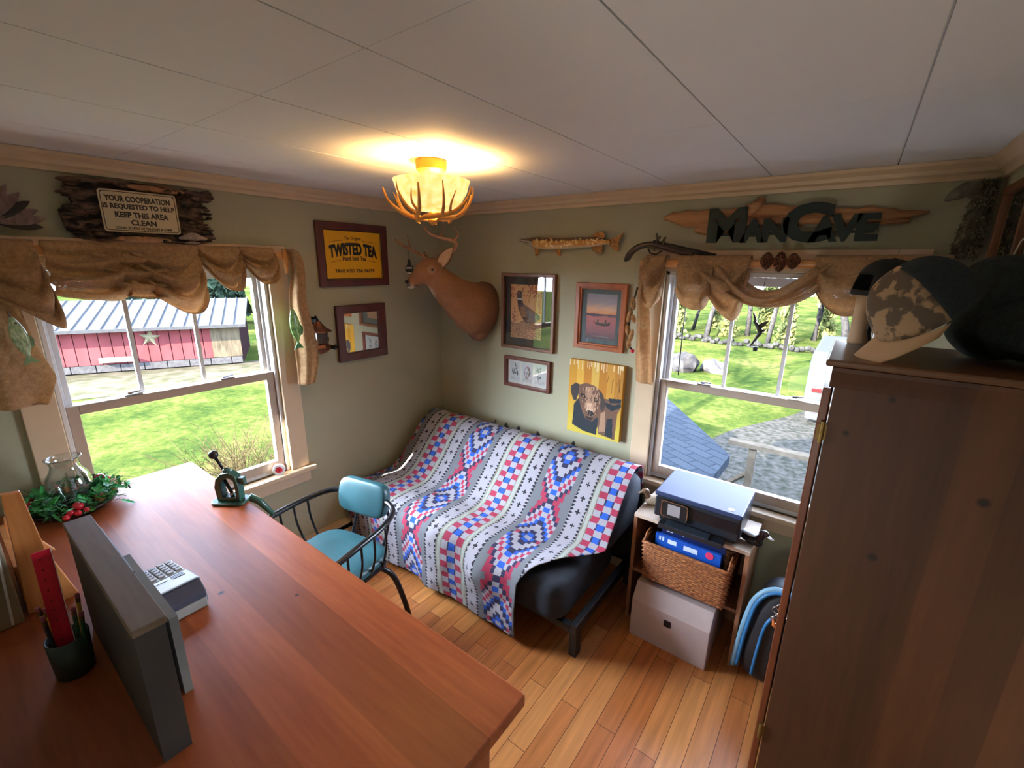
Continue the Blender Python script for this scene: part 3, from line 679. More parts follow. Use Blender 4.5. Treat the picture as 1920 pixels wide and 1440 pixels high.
MB(Mr).box((-.002, -.0015, 0), (.028, .0015, .305)).obj('blade', mat('red_plastic', L(205, 20, 50), .35), ru)
b = MB(Mr)
for k in range(48):
    ln = .009 if k % 4 == 0 else .005
    b.box((.0285-ln, -.0021, .006+k*.00625), (.0280, -.0017, .0066+k*.00625))
for k in range(12): b.box((.008, -.0021, .01+k*.025), (.0105, -.0017, .014+k*.025))
b.obj('tick_marks', mat('ruler_black', L(70, 8, 20), .6), ru)
MB(Mr).box((.0281, -.0013, 0), (.0295, .0013, .305)).obj('edge', M_['white'], ru)

# hurricane lamp in a holly wreath
WC = V((.17, -2.135, DZ))
MB().lathe([(.0, .001), (.10, .001), (.125, .02), (.13, .032), (.122, .032), (.10, .012), (0, .01)], 32, WC).obj('x', mat('dark_bowl', L(40, 26, 20), .4), smooth=True)
o = bpy.data.objects['x']; o.name = 'tray'; tag(o, 'shallow dark tray under the holly wreath on the desk', 'tray')
chn = MB().lathe([(.042, .012), (.046, .03), (.066, .07), (.070, .10), (.060, .14), (.045, .165), (.040, .185), (.046, .205), (.053, .213), (.050, .213), (.043, .204), (.0375, .185), (.0425, .165), (.0575, .14), (.0675, .10), (.0635, .07), (.044, .03), (.040, .012)], 36, WC, cap=False)
tag(chn.obj('glass_chimney', M_['clear'], smooth=True), 'clear glass hurricane lamp chimney in the middle of the holly wreath', 'lamp glass')
wr = thing('holly_wreath', WC+V((0, 0, .03)), 'green artificial holly wreath with red berries around the glass chimney', 'wreath')
rs = random.Random(4); b = MB()
b.loft([WC+V((.098*math.cos(a), .098*math.sin(a), .045)) for a in [2*PI*i/24 for i in range(24)]], .018, 8, closed=True)
b.obj('ring', mat('wreath_stem', L(40, 60, 40), .9), wr)
def leafset(nm, n_, col, s0, s1):
    b = MB()
    for i in range(n_):
        a = rs.uniform(0, 2*PI); r = max(.088, .104+rs.gauss(0, .024)); p = WC+V((r*math.cos(a), r*math.sin(a), .058+rs.uniform(-.012, .03)-abs(r-.1)*.4))
        R_ = Euler((rs.gauss(0, .6), rs.gauss(0, .6), rs.uniform(0, 6.3))).to_matrix().to_4x4(); s_ = rs.uniform(s0, s1)
        o_ = [(-1, 0), (-.55, .3), (-.3, .2), (0, .42), (.25, .22), (.6, .28), (1, 0), (.6, -.28), (.25, -.22), (0, -.42), (-.3, -.2), (-.55, -.3)]
        vs = [(x*s_, y*s_, .12*s_*abs(y)*2) for x, y in o_]+[(0, 0, 0)]
        b.add(vs, [(k_, (k_+1) % 12, 12) for k_ in range(12)], Matrix.Translation(p) @ R_)
    return b.obj(nm, mat(nm+'_green', col, .45, var=.3, vs=30), wr)
leafset('leaves', 240, L(64, 160, 84), .017, .029)
leafset('dark_leaves', 130, L(48, 104, 82), .014, .024)
b = MB()
for i in range(420):
    a = rs.uniform(0, 2*PI); r = max(.09, .112+rs.gauss(0, .02)); p = WC+V((r*math.cos(a), r*math.sin(a), .045+rs.uniform(-.015, .03))); d = V((math.cos(a)+rs.gauss(0, .5), math.sin(a)+rs.gauss(0, .5), rs.uniform(-.2, .7))).normalized()
    b.loft([p, p+d*.03], .0011, 3)
b.obj('needles', mat('needle_green', L(74, 140, 88), .7), wr)
redb = mat('red_berry', L(190, 30, 48), .18, coat=.5)
for px_, py_, pz, r in ((.005, -.115, .062, .016), (-.03, -.10, .066, .012), (.03, -.125, .06, .013), (.125, -.005, .056, .018), (.14, -.03, .045, .012), (.15, -.012, .04, .011), (.145, .012, .042, .010), (.155, -.045, .038, .011), (-.065, .095, .07, .02), (-.04, .11, .07, .015), (-.06, .115, .062, .012), (-.09, -.03, .068, .014), (-.1, -.05, .066, .013)):
    MB().ell(WC+V((px_, py_, pz)), (r, r, r*.92), 14, 10).obj('berry', redb, wr, smooth=True)
conem = mat('pinecone_brown', L(150, 105, 60), .7, var=.3)
for px_, py_, pz in ((.035, .115, .06), (.0, .125, .058), (.10, .06, .055)):
    b = MB(); c = WC+V((px_, py_, pz))
    for j in range(6):
        for k_ in range(7):
            a = 2*PI*k_/7+j*.45; r = .014*math.sin(PI*(j+1)/7.5); b.ell(c+V((r*math.cos(a), r*math.sin(a), (j-2.5)*.005)), (.005, .005, .003), 6, 4)
    b.obj('pine_cone', conem, wr)

# reloading press clamped on the desk corner
gm = mat('green_enamel', L(46, 86, 74), .35, var=.1, coat=.3)
pp = thing('reloading_press', (.57, -1.755, DZ), 'dark green cast iron hand press with ball lever bolted at the desk edge', 'press')
Mp = frame((.585, -1.745, DZ+.001), (.80, .60, 0)) @ Matrix.Scale(.78, 4)
PX = Mp @ Matrix(((1, 0, 0, 0), (0, 0, -1, 0), (0, 1, 0, 0), (0, 0, 0, 1)))      # x right, y up, z toward the room
b = MB(Mp); b.prism(rrect(-.085, -.05, .085, .05, .03, 5), 0, .014); b.obj('base', gm, pp, bev=.003)
def resample(p, n):
    p = [V((x, y, 0)) for x, y in p]; p.append(p[0]); d = [0]
    for i in range(1, len(p)): d.append(d[-1]+(p[i]-p[i-1]).length)
    out = []
    for k in range(n):
        t = d[-1]*k/n; i = max(j for j in range(len(d)-1) if d[j] <= t); f = (t-d[i])/max(1e-9, d[i+1]-d[i]); q = p[i].lerp(p[i+1], f); out.append((q.x, q.y))
    return out
outer = [(-.055, .014), (.06, .014), (.062, .09), (.052, .15), (.02, .172), (-.02, .165), (-.05, .135), (-.062, .09)]
inner = [(-.024, .036), (.040, .036), (.042, .08), (.038, .124), (.018, .140), (-.008, .136), (-.026, .114), (-.03, .075)]
b = MB(PX); b.ring(outer, inner, -.024, .024); b.obj('frame', gm, pp, bev=.004)
b = MB(Mp); b.lathe([(0, .165), (.017, .165), (.017, .182), (.011, .186), (.011, .180), (0, .180)], 18, (.0, 0, 0)); b.obj('die_boss', gm, pp, bev=.001)
b = MB(PX); b.loft([(-.018, .122, 0), (.012, .045, 0)], .008, 12); b.obj('ram', M_['blackmetal'], pp, smooth=True)
b = MB(PX); b.ell((.012, .045, 0), (.014, .01, .014), 14, 8); b.obj('shell_holder', M_['chrome'], pp, smooth=True)
b = MB(PX); b.box((.05, .118, -.014), (.085, .140, .014)).box((.07, .10, -.011), (.088, .122, .011)); b.obj('primer_arm', gm, pp, bev=.002)
b = MB(PX); b.loft([(-.03, .15, -.03), (-.052, .2, -.03), (-.068, .232, -.03)], [.007, .0075, .009], 10); b.obj('lever', M_['blackmetal'], pp, smooth=True)
MB(PX).ell((-.074, .246, -.03), .023, 18, 12).obj('ball_knob', M_['black'], pp, smooth=True)
b = MB(PX); b.loft([(.075, .012, -.03), (.115, -.02, -.045), (.175, -.105, -.055)], [.02, .018, .012], 8); b.obj('link_arm', gm, pp, smooth=True)

# ---------------------------------------------------------------- armchair at the desk
teal = mat('teal_vinyl', L(40, 80, 90), .38, var=.18, vs=6, bump=.1, bs=90)
ch = thing('armchair', (.665, -1.38, 0), 'black metal tub armchair with teal vinyl seat and back pad pulled up to the desk', 'chair')
CH = Matrix.Translation((.665, -1.38, 0)) @ Matrix.Rotation(math.radians(9), 4, 'Z')
bow = smooth_path([(-.265, -.235, .645), (-.27, -.10, .66), (-.255, .08, .668), (-.19, .20, .675), (0, .245, .68), (.19, .20, .675), (.255, .08, .668), (.27, -.10, .66), (.265, -.235, .645)], 7)
MB(CH).loft(bow, .0135, 12).obj('arm_bow', M_['blackmetal'], ch, smooth=True)
for s in (-1, 1):
    for k, yy in enumerate((-.15, -.075, .0)):
        MB(CH).loft(smooth_path([(s*.268, yy, .652), (s*.262, yy+.004, .56), (s*.235, yy+.012, .48), (s*.205, yy+.02, .425)], 4), .0055, 8).obj('spindle', M_['blackmetal'], ch, smooth=True)
    MB(CH).loft(smooth_path([(s*.262, .075, .662), (s*.255, .08, .55), (s*.215, .09, .425)], 4), .0055, 8).obj('spindle', M_['blackmetal'], ch, smooth=True)
def pill(M, sx2, sy2, sz2, e=.45, nu=28, nv=14):
    b = MB(M)
    sg = lambda c, k: math.copysign(abs(c)**k, c)
    vs = []; fs = []
    for j in range(nv+1):
        bb = -PI/2+PI*j/nv
        for i in range(nu):
            a = 2*PI*i/nu; vs.append((sx2*sg(math.cos(bb), e)*sg(math.cos(a), e), sy2*sg(math.cos(bb), e)*sg(math.sin(a), e), sz2*sg(math.sin(bb), .7)))
    for j in range(nv):
        for i in range(nu): fs.append((j*nu+i, j*nu+(i+1) % nu, (j+1)*nu+(i+1) % nu, (j+1)*nu+i))
    return b.add(vs, fs)
pill(CH @ Matrix.Translation((0, -.02, .452)), .222, .205, .038, .5).obj('seat', teal, ch, smooth=True, weld=True)
MB(CH).prism(rrect(-.2, -.2, .2, .16, .05), .395, .416).obj('seat_pan', M_['blackmetal'], ch, bev=.003)
Mb = CH @ Matrix.Translation((-.02, .222, .668)) @ Matrix.Rotation(math.radians(-12), 4, 'X') @ Matrix.Rotation(math.radians(4), 4, 'Z')
pill(Mb, .150, .03, .088, .3).obj('back_pad', teal, ch, smooth=True, weld=True)
for s in (-1, 1):
    MB(CH).loft(smooth_path([(s*.11, .235, .66), (s*.11, .252, .56), (s*.11, .2, .43), (s*.11, .12, .405)], 5), .008, 8).obj('back_support', M_['blackmetal'], ch, smooth=True)
for s in (-1, 1):
    MB(CH).loft(smooth_path([(s*.13, -.10, .395), (s*.2, -.17, .33), (s*.235, -.21, .16), (s*.25, -.235, .0)], 6), [.014]*19, 10).obj('leg', M_['blackmetal'], ch, smooth=True)
    MB(CH).loft(smooth_path([(s*.13, .10, .395), (s*.2, .16, .33), (s*.235, .2, .16), (s*.25, .225, .0)], 6), [.014]*19, 10).obj('leg', M_['blackmetal'], ch, smooth=True)

# ---------------------------------------------------------------- futon and throw
navy = mat('charcoal_fabric', L(38, 44, 56), .9, var=.15, vs=30, bump=.3, bs=200)
fu = thing('futon_sofa', (.88, -.5, 0), 'dark charcoal futon sofa set in the corner under the pictures', 'sofa')
def cushion(name, prof, x0, x1, m, parent, nx=40, tuft=()):
    """prof: closed (y,z) outline; swept along x with rounded ends"""
    b = MB(); n_ = len(prof); cy = sum(p[0] for p in prof)/n_; cz = sum(p[1] for p in prof)/n_; vs = []; fs = []
    xs = [0, .006, .02, .045, .08]+[.08+(x1-x0-.16)*k/(nx-8) for k in range(1, nx-8)]+[(x1-x0)-d for d in (.08, .045, .02, .006, 0)]
    for x in xs:
        d = min(x, x1-x0-x); s_ = 1 if d >= .08 else (.72+.28*math.sqrt(max(0, 1-(1-d/.08)**2)))
        for y, z in prof:
            q = (cy+(y-cy)*s_, cz+(z-cz)*s_); w = .006*nz(x0+x, y*2, z*2, 5); vs.append((x0+x, q[0]+w, q[1]+w))
    k = len(xs)
    for i in range(k-1):
        for j in range(n_): fs.append((i*n_+j, i*n_+(j+1) % n_, (i+1)*n_+(j+1) % n_, (i+1)*n_+j))
    fs += [list(range(n_)), [(k-1)*n_+j for j in range(n_)][::-1]]
    return b.add(vs, fs).obj(name, m, parent, smooth=True, bev=0)
seat_p = rrect(-.865, .19, -.22, .412, .06, 5)
cushion('seat_mattress', seat_p, .07, 1.60, navy, fu)
back_p = [(-.52, .42), (-.425, .53), (-.32, .645), (-.235, .72), (-.17, .735), (-.12, .715), (-.10, .64), (-.14, .5), (-.2, .42)]
cushion('back_mattress', back_p, .045, 1.675, navy, fu)
bk = mat('black_frame', L(24, 24, 28), .5)
MB().box((.03, -.098, .12), (1.66, -.066, .57)).obj('back_frame', bk, fu, bev=.004)
for x in (.02, 1.63): MB().box((x, -.80, .15), (x+.035, -.09, .2)).obj('side_rail', bk, fu, bev=.004)
MB().box((.055, -.8, .15), (1.63, -.76, .185)).obj('front_rail', bk, fu, bev=.004)
for x in (.03, 1.62):
    for y in (-.78, -.14): MB().box((x, y, 0), (x+.04, y+.05, .15)).obj('leg', bk, fu, bev=.003)

PR = smooth_path([(-.088, .60, 0), (-.095, .70, 0), (-.125, .745, 0), (-.18, .757, 0), (-.245, .738, 0), (-.33, .665, 0), (-.44, .543, 0), (-.535, .455, 0), (-.61, .432, 0), (-.72, .432, 0), (-.83, .428, 0), (-.884, .395, 0), (-.895, .33, 0), (-.89, .20, 0), (-.882, .06, 0)], 8)
cl = [0]
for i in range(1, len(PR)): cl.append(cl[-1]+(PR[i]-PR[i-1]).length)
LT = cl[-1]
def prof_at(s):
    y = float(np.interp(s, cl, [p.x for p in PR])); z = float(np.interp(s, cl, [p.y for p in PR])); return y, z
NU, NV = 330, 330
sv = np.linspace(0, LT, NV+1)
py = np.interp(sv, cl, [p.x for p in PR]); pz = np.interp(sv, cl, [p.y for p in PR])
ty = np.gradient(py); tz = np.gradient(pz); tl_ = np.hypot(ty, tz); ny, nz_ = tz/tl_, -ty/tl_      # outward normal (front/up)
sb, ss, sf = np.interp(-.535, -py[:NV*7//10], sv[:NV*7//10]) if False else 0, 0, 0
i_cr = int(np.argmin(np.abs(py+.555)+(pz < .40)*9)); i_ed = int(np.argmin(np.abs(py+.86)+(pz < .40)*9))
s_cr, s_ed = sv[i_cr], sv[i_ed]
U1 = np.interp(sv, [0, s_cr-.12, s_cr-.02, s_cr+.10, s_ed-.03, s_ed+.06, LT], [1.655, 1.668, 1.672, 1.575, 1.46, 1.40, 1.385])
U0 = np.interp(sv, [0, .15, s_cr, s_ed, LT], [.12, .10, .075, .06, .10])
verts = np.zeros((NV+1, NU+1, 3)); uu = np.zeros((NV+1, NU+1)); tt = np.linspace(0, 1, NU+1)
for j in range(NV+1):
    u = U0[j]+(U1[j]-U0[j])*tt; uu[j] = u
    fold = np.array([.010*nz(x*1.0, sv[j]*.6, 0, 6)+.006*nz(x, sv[j], 3, 14) for x in u])
    edge = np.clip((u-(U1[j]-.10))/.10, 0, 1)
    onseat = np.clip((sv[j]-s_cr)/.08, 0, 1)
    lift = .020+fold*(.6+.6*onseat)+.012*np.sin(u*19+sv[j]*5)*onseat*np.clip((u-.9)/.4, 0, 1)
    front = np.clip((sv[j]-s_ed)/.06, 0, 1)
    lift = lift+front*(.012*np.sin(u*16+1)+.03*np.exp(-((u-1.2)/.12)**2)*np.exp(-((sv[j]-s_ed-.1)/.08)**2))
    lift = np.maximum(lift, .009)
    verts[j, :, 0] = u; verts[j, :, 1] = py[j]+ny[j]*lift; verts[j, :, 2] = pz[j]+nz_[j]*lift
    verts[j, :, 1] = np.minimum(verts[j, :, 1], -.062)
    dl = np.clip((.15-u)/.09, 0, 1)
uc = (uu[:-1, :-1]+uu[1:, 1:])/2; vc = np.repeat(((sv[:-1]+sv[1:])/2)[:, None], NU, 1)
P = .635; t = (uc-.335+.065) % P
c_white = np.array(L(158, 156, 168)); c_blk = np.array(L(34, 34, 44)); c_red = np.array(L(160, 50, 80)); c_blue = np.array(L(36, 88, 190)); c_navy = np.array(L(44, 44, 78)); c_grey = np.array(L(106, 110, 118)); c_ol = np.array(L(120, 120, 104)); c_lg = np.array(L(160, 164, 160))
img = np.zeros((NV, NU, 3)); img[:] = c_white
def put(mk, c): img[mk] = c
inC = t < .13
col = np.floor(t/.0434).astype(int); row = np.floor(vc/.034).astype(int)
put(inC & (col == 1), c_navy)
put(inC & (col == 1) & (row % 2 == 0), c_white); put(inC & (col == 1) & (row % 2 == 1), c_blue)
put(inC & (col != 1) & (row % 2 == 0), c_red)
for e in (.0434, .0868): put(inC & (np.abs(t-e) < .004) & (row % 2 == 1), c_navy)
def band(lo, hi, flip):
    a = np.where(flip, hi-t, t-lo); m = (t >= lo) & (t < hi)
    put(m & (a < .034), c_lg); put(m & (a < .005), c_ol); put(m & (np.abs(a-.030) < .003), c_ol)
    tooth = np.abs((vc/.021) % 1-.5)*2
    put(m & (a >= .034) & (a < .036+.013*tooth) & (tooth > .25), c_blk)
    put(m & (a >= .122-.013*tooth) & (a < .126) & (tooth > .25), c_blk)
    put(m & (a >= .126) & (a < .16), c_grey)
    cv = ((vc+.03) % .078)-.039; ca = a-.08
    put(m & (((np.abs(cv) < .015) & (np.abs(ca) < .0035)) | ((np.abs(ca) < .013) & (np.abs(cv) < .0035))), c_blk)
band(.13, .29, False); band(.475, .635, True)
inD = (t >= .29) & (t < .475)
sD = np.abs(t-.3825); colD = np.floor(sD/.0185).astype(int); row2 = np.floor(vc/.027+.5*0).astype(int) % 20
tri = np.abs(row2-10); k = tri+colD
pal = [c_white, c_blue, c_navy, c_white, c_white, c_navy, c_blue, c_white, c_red, c_white, c_navy, c_red, c_red, c_grey, c_grey]
for i, c in enumerate(pal): put(inD & (k == i), c)
put(inD & (colD == 4) & ((k < 5) | (k > 11)), c_grey); put(inD & (colD == 3) & (k <= 3), c_red); put(inD & (colD == 0) & (k == 8), c_blue)
i = np.arange(NU)[None, :]+np.arange(NV)[:, None]*(NU+1)
f = np.stack([i, i+NU+1, i+NU+2, i+1], -1).reshape(-1, 4)
me = bpy.data.meshes.new('throw_blanket'); me.from_pydata(verts.reshape(-1, 3).tolist(), [], f.tolist()); setcol(me, img.reshape(-1, 3))
o = finish(me, 'throw_blanket', vcmat('woven_throw', .92, .25, 350), None, smooth=True)
md = o.modifiers.new('t', 'SOLIDIFY'); md.thickness = .004; md.offset = 1
tag(o, 'southwestern patterned throw blanket in white, blue and red draped over the futon', 'blanket')
# tassels along the blanket's top edge
b = MB(); rs = random.Random(2)
for x in (.585, .70, .79, .95, 1.21):
    b.loft([(x, -.09, .745), (x+rs.uniform(-.01, .01), -.085, .768), (x+rs.uniform(-.015, .015), -.08, .782)], [.02, .012, .002], 6)
b.obj('tassel_fringe', M_['black'], o)

# ---------------------------------------------------------------- ceiling lamp with antlers
LC = V((1.08, -1.07, 0))
lamp = thing('ceiling_lamp', (1.08, -1.07, RH), 'lit amber glass bowl lamp wrapped in antlers on the ceiling', 'lamp')
gold = mat('antique_gold', L(150, 98, 34), .5, metal=.2, var=.1)
MB().lathe([(0, 2.199), (.058, 2.199), (.060, 2.19), (.056, 2.165), (.046, 2.155), (.012, 2.152), (0, 2.152)], 32, LC).obj('canopy', gold, lamp, smooth=False, bev=.001)
MB().lathe([(.012, 2.153), (.012, 2.138), (.016, 2.132), (.01, 2.12), (.006, 2.02), (.012, 2.012), (.0, 2.0)], 16, LC, cap=False).obj('stem', gold, lamp, smooth=True)
bowl = [(.03, 2.018), (.06, 2.021), (.09, 2.034), (.115, 2.056), (.133, 2.086), (.142, 2.118), (.1455, 2.128), (.142, 2.129), (.138, 2.118), (.129, 2.088), (.111, 2.06), (.087, 2.039), (.058, 2.026), (.03, 2.023)]
gbm, nt, p = nodes('amber_bowl_glass'); N = nt.nodes.new
t_ = N('ShaderNodeTexCoord'); n1 = N('ShaderNodeTexNoise'); n1.inputs['Scale'].default_value = 38; n1.inputs['Detail'].default_value = 5; nt.links.new(t_.outputs['Object'], n1.inputs[0])
r_ = N('ShaderNodeValToRGB'); r_.color_ramp.elements[0].color = (.95, .50, .10, 1); r_.color_ramp.elements[1].color = (1, .80, .34, 1); r_.color_ramp.elements[0].position = .3; r_.color_ramp.elements[1].position = .6
nt.links.new(n1.outputs[0], r_.inputs[0]); nt.links.new(r_.outputs[0], p.inputs['Base Color']); nt.links.new(r_.outputs[0], p.inputs['Emission Color']); p.inputs['Emission Strength'].default_value = 1.1; p.inputs['Roughness'].default_value = .3
MB().lathe(bowl, 48, LC, cap=False).obj('glass_bowl', gbm, lamp, smooth=True)
antm = mat('amber_antler', L(214, 148, 66), .5, var=.18, vs=40)
def antler(nm, pts, r0, r1, m, parent, n=6, M=ID, tines=()):
    b = MB(M); q = smooth_path(pts, n); b.loft(q, lerp_list([r0, (r0+r1)*.55, r1], len(q)), 8)
    for tp, ra in tines:
        q = smooth_path(tp, n); b.loft(q, lerp_list([ra, ra*.7, ra*.15], len(q)), 8)
    return b.obj(nm, m, parent, smooth=True)
for k, a in enumerate((-2.55, -1.35, -.2, 1.0, 2.2)):
    Ma_ = Matrix.Translation(LC) @ Matrix.Rotation(a, 4, 'Z')
    antler('antler', [(.03, -.045, 1.995), (.075, -.02, 1.998), (.115, .02, 2.012), (.155, .05, 2.05), (.172, .06, 2.095)], .011, .003, antm, lamp, 6, Ma_,
           tines=[([(.085, -.012, 2.0), (.125, -.03, 2.03), (.148, -.045, 2.075), (.150, -.05, 2.11)], .007), ([(.105, .01, 2.008), (.130, .0, 2.04), (.147, .012, 2.085)], .006), ([(.03, -.045, 1.995), (.012, -.065, 1.985), (.0, -.06, 1.975)], .010)])
MB().lathe([(0, 1.966), (.012, 1.972), (.02, 1.985), (.014, 1.998), (0, 2.0)], 16, LC).obj('finial', antm, lamp, smooth=True)
pl_d = bpy.data.lights.new('lamp_bulb', 'POINT'); pl_o = bpy.data.objects.new('lamp_bulb', pl_d); COL.objects.link(pl_o)
pl_d.energy = 30; pl_d.color = (1, .58, .2); pl_d.shadow_soft_size = .03; pl_o.location = LC+V((.0, .0, 2.085)); pl_o.location.x += .045

# ---------------------------------------------------------------- framed things on the walls
def pframe(parent, M, u0, u1, v0, v1, fw_, depth, m, bev=.004, name='frame'):
    b = MB(M); b.ring([(u0, v0), (u1, v0), (u1, v1), (u0, v1)], [(u0+fw_, v0+fw_), (u1-fw_, v0+fw_), (u1-fw_, v1-fw_), (u0+fw_, v1-fw_)], .001, depth)
    return b.obj(name, m, parent, bev=bev)
maroon = wood('maroon_frame', L(92, 44, 46), L(66, 28, 34), 2, .35, 2)
pv = vcmat('paint_print', .5); pcv = vcmat('paint_canvas', .75, .2, 500)

# yellow sign
ys = thing('framed_sign', (0, -.705, 1.68), 'yellow iced tea sign in a dark maroon frame on the left wall', 'sign')
pframe(ys, WA, -.943, -.468, 1.682, 2.043, .042, .022, maroon)
MB(WA).box((-.902, 1.72, .001), (-.509, 2.006, .008)).obj('cream_border', mat('cream_edge', L(232, 205, 120), .5), ys)
MB(WA).box((-.897, 1.725, .008), (-.514, 2.001, .0095)).obj('black_line', M_['black'], ys)
MB(WA).box((-.8925, 1.7295, .0095), (-.5185, 1.9965, .011)).obj('yellow_field', mat('sign_yellow', L(232, 172, 24), .45, var=.02), ys)
sb_ = mat('sign_black', L(26, 24, 34), .5)
uc_ = -.7055
arch = lambda k: (lambda u, v, w: (u, v-k*((u-uc_)/.17)**2, w))
for s_, fit, bo, kk in (('The Original', (-.765, -.655, 1.945, 1.967), .01, .004), ('TWISTED TEA', (-.868, -.545, 1.862, 1.935), .055, .022), ('Hard Iced Tea', (-.785, -.625, 1.832, 1.858), .02, .012), ('TRUE ICED TEA TASTE', (-.84, -.57, 1.763, 1.782), .032, 0)):
    text('lettering', s_, 1, sb_, WA @ Matrix.Translation((0, 0, .0115)), ys, .0005, bo, fit, arch(kk) if kk else None)
b = MB(WA)
for a, c, z in ((-.865, -.775, 1.948), (-.648, -.55, 1.948), (-.86, -.795, 1.838), (-.615, -.555, 1.838)):
    for k_ in range(6):
        ua, ub = a+(c-a)*k_/6, a+(c-a)*(k_+1)/6; va, vb = z-.022*((ua-uc_)/.17)**2, z-.022*((ub-uc_)/.17)**2
        b.add([(ua, va, .0116), (ub, vb, .0116), (ub, vb+.003, .0116), (ua, va+.003, .0116)], [(0, 1, 2, 3)])
b.obj('red_rule', mat('rule_brown', L(150, 70, 30), .5), ys)

# mirror
mi = thing('wall_mirror', (0, -.69, 1.23), 'small mirror in a dark maroon wooden frame below the yellow sign', 'mirror')
pframe(mi, WA, -.866, -.512, 1.232, 1.572, .05, .024, maroon)
mm_, nt, p = nodes('silver_mirror'); p.inputs['Metallic'].default_value = 1; p.inputs['Roughness'].default_value = .015; p.inputs['Base Color'].default_value = (.9, .92, .92, 1)
MB(WA).box((-.818, 1.28, .002), (-.56, 1.524, .008)).obj('mirror_glass', mm_, mi)

def raster(h, w, bgc):
    im = np.zeros((h, w, 3)); im[:] = bgc; yy, xx = np.mgrid[0:h, 0:w]; return im, (xx+.5)/w, (yy+.5)/h
def poly_mask(X, Y, pts):
    m = np.zeros(X.shape, bool); n_ = len(pts)
    for i in range(n_):
        (x0, y0), (x1, y1) = pts[i], pts[(i+1) % n_]
        if y0 == y1: continue
        c = ((Y > min(y0, y1)) & (Y <= max(y0, y1)) & (X < (x1-x0)*(Y-y0)/(y1-y0)+x0)); m ^= c
    return m
def ell_mask(X, Y, cx, cy, rx, ry, a=0):
    dx, dy = X-cx, Y-cy; c, s = math.cos(a), math.sin(a); return ((dx*c+dy*s)/rx)**2+((-dx*s+dy*c)/ry)**2 < 1

# pheasant print
ph = thing('framed_print', (.8, 0, 1.285), 'brown framed pheasant print with a black mat beside the deer mount', 'picture')
walnut = wood('walnut_frame', L(120, 74, 44), L(84, 48, 28), 2, .35, 2)
pframe(ph, WB, .596, 1.006, 1.288, 1.77, .022, .03, walnut)
MB(WB).box((.615, 1.307, .001), (.987, 1.751, .008)).obj('black_mat', mat('black_mat', L(30, 32, 36), .7), ph)
im, X, Y = raster(130, 90, L(214, 160, 96)); rs = np.random.RandomState(1)
n0 = rs.rand(130, 90)
m = Y > .68+.04*np.sin(X*9); im[m] = np.where((n0[m] > .5)[:, None], L(170, 112, 62), L(110, 66, 38)); im[(n0 > .85) & m] = L(226, 178, 120)
for k_ in range(46):
    cx, cy = rs.rand(), rs.rand()*.22+.02*rs.rand(); mk = ell_mask(X, Y, cx if cx < .25 or k_ % 2 else .5+.5*cx, cy, .035, .014, rs.rand()*3); im[mk] = L(140, 48, 28) if k_ % 3 else L(180, 84, 40)
for k_ in range(14): mk = ell_mask(X, Y, .06+.1*rs.rand(), .4+.3*rs.rand(), .03, .015, rs.rand()*3); im[mk] = L(150, 60, 34)
im[poly_mask(X, Y, [(.20, .24), (.36, .26), (.42, .36), (.62, .42), (.95, .55), (.93, .62), (.72, .70), (.5, .70), (.34, .58), (.24, .42)])] = L(74, 48, 34)
im[poly_mask(X, Y, [(.48, .44), (.92, .56), (.80, .68), (.58, .66)])] = L(92, 92, 94)
im[ell_mask(X, Y, .40, .5, .08, .11, -.6)] = L(150, 96, 48)
im[ell_mask(X, Y, .28, .17, .085, .065)] = L(48, 28, 30); im[poly_mask(X, Y, [(.2, .17), (.36, .17), (.36, .27), (.22, .26)])] = L(40, 34, 46)
im[poly_mask(X, Y, [(.20, .255), (.37, .255), (.38, .28), (.21, .28)])] = L(230, 226, 216); im[ell_mask(X, Y, .27, .16, .03, .02)] = L(170, 40, 36)
im[poly_mask(X, Y, [(.5, .7), (.54, .7), (.52, .8), (.49, .8)])] = L(120, 90, 60); im[poly_mask(X, Y, [(.6, .7), (.64, .7), (.64, .8), (.61, .8)])] = L(120, 90, 60)
sp_ = (n0 > .8) & ell_mask(X, Y, .6, .55, .3, .13, .4); im[sp_] = L(190, 140, 84)
painting('print', im, .664, .905, 1.358, 1.70, .0095, WB, pv, ph)
MB(WB).box((.617, 1.309, .012), (.985, 1.749, .0145)).obj('glass', M_['pglass'], ph)

# canoe poster
cp = thing('framed_poster', (1.30, 0, 1.35), 'orange wood framed sunset canoe poster with a slate mat on the right wall', 'picture')
oak = wood('orange_oak_frame', L(178, 98, 50), L(134, 66, 32), 2, .35, 2)
pframe(cp, WB, 1.146, 1.459, 1.35, 1.729, .026, .026, oak); pframe(cp, WB, 1.168, 1.437, 1.372, 1.707, .014, .018, oak, name='inner_frame')
MB(WB).box((1.18, 1.384, .001), (1.425, 1.695, .008)).obj('slate_mat', mat('slate_mat', L(84, 104, 112), .7), cp)
im, X, Y = raster(110, 80, (0, 0, 0)); st_ = [(0, L(150, 150, 170)), (.2, L(176, 160, 172)), (.33, L(238, 190, 150)), (.43, L(240, 160, 110)), (.47, L(84, 66, 92)), (.5, L(200, 110, 112)), (.7, L(176, 100, 110)), (1, L(84, 72, 86))]
for c in range(3): im[:, :, c] = np.interp(Y+.015*np.sin(X*12+Y*40), [s[0] for s in st_], [s[1][c] for s in st_])
im[(Y > .44) & (Y < .475+.015*np.sin(X*6))] = L(84, 66, 92)
im[poly_mask(X, Y, [(.25, .60), (.34, .63), (.68, .64), (.82, .60), (.80, .68), (.62, .70), (.36, .69)])] = L(44, 36, 44)
for cx in (.40, .66): im[ell_mask(X, Y, cx, .60, .03, .045)] = L(44, 36, 44)
for k_ in range(14): im[(np.abs(Y-.935) < .008) & (np.abs(X-.24-.04*k_) < .013)] = L(150, 140, 140)
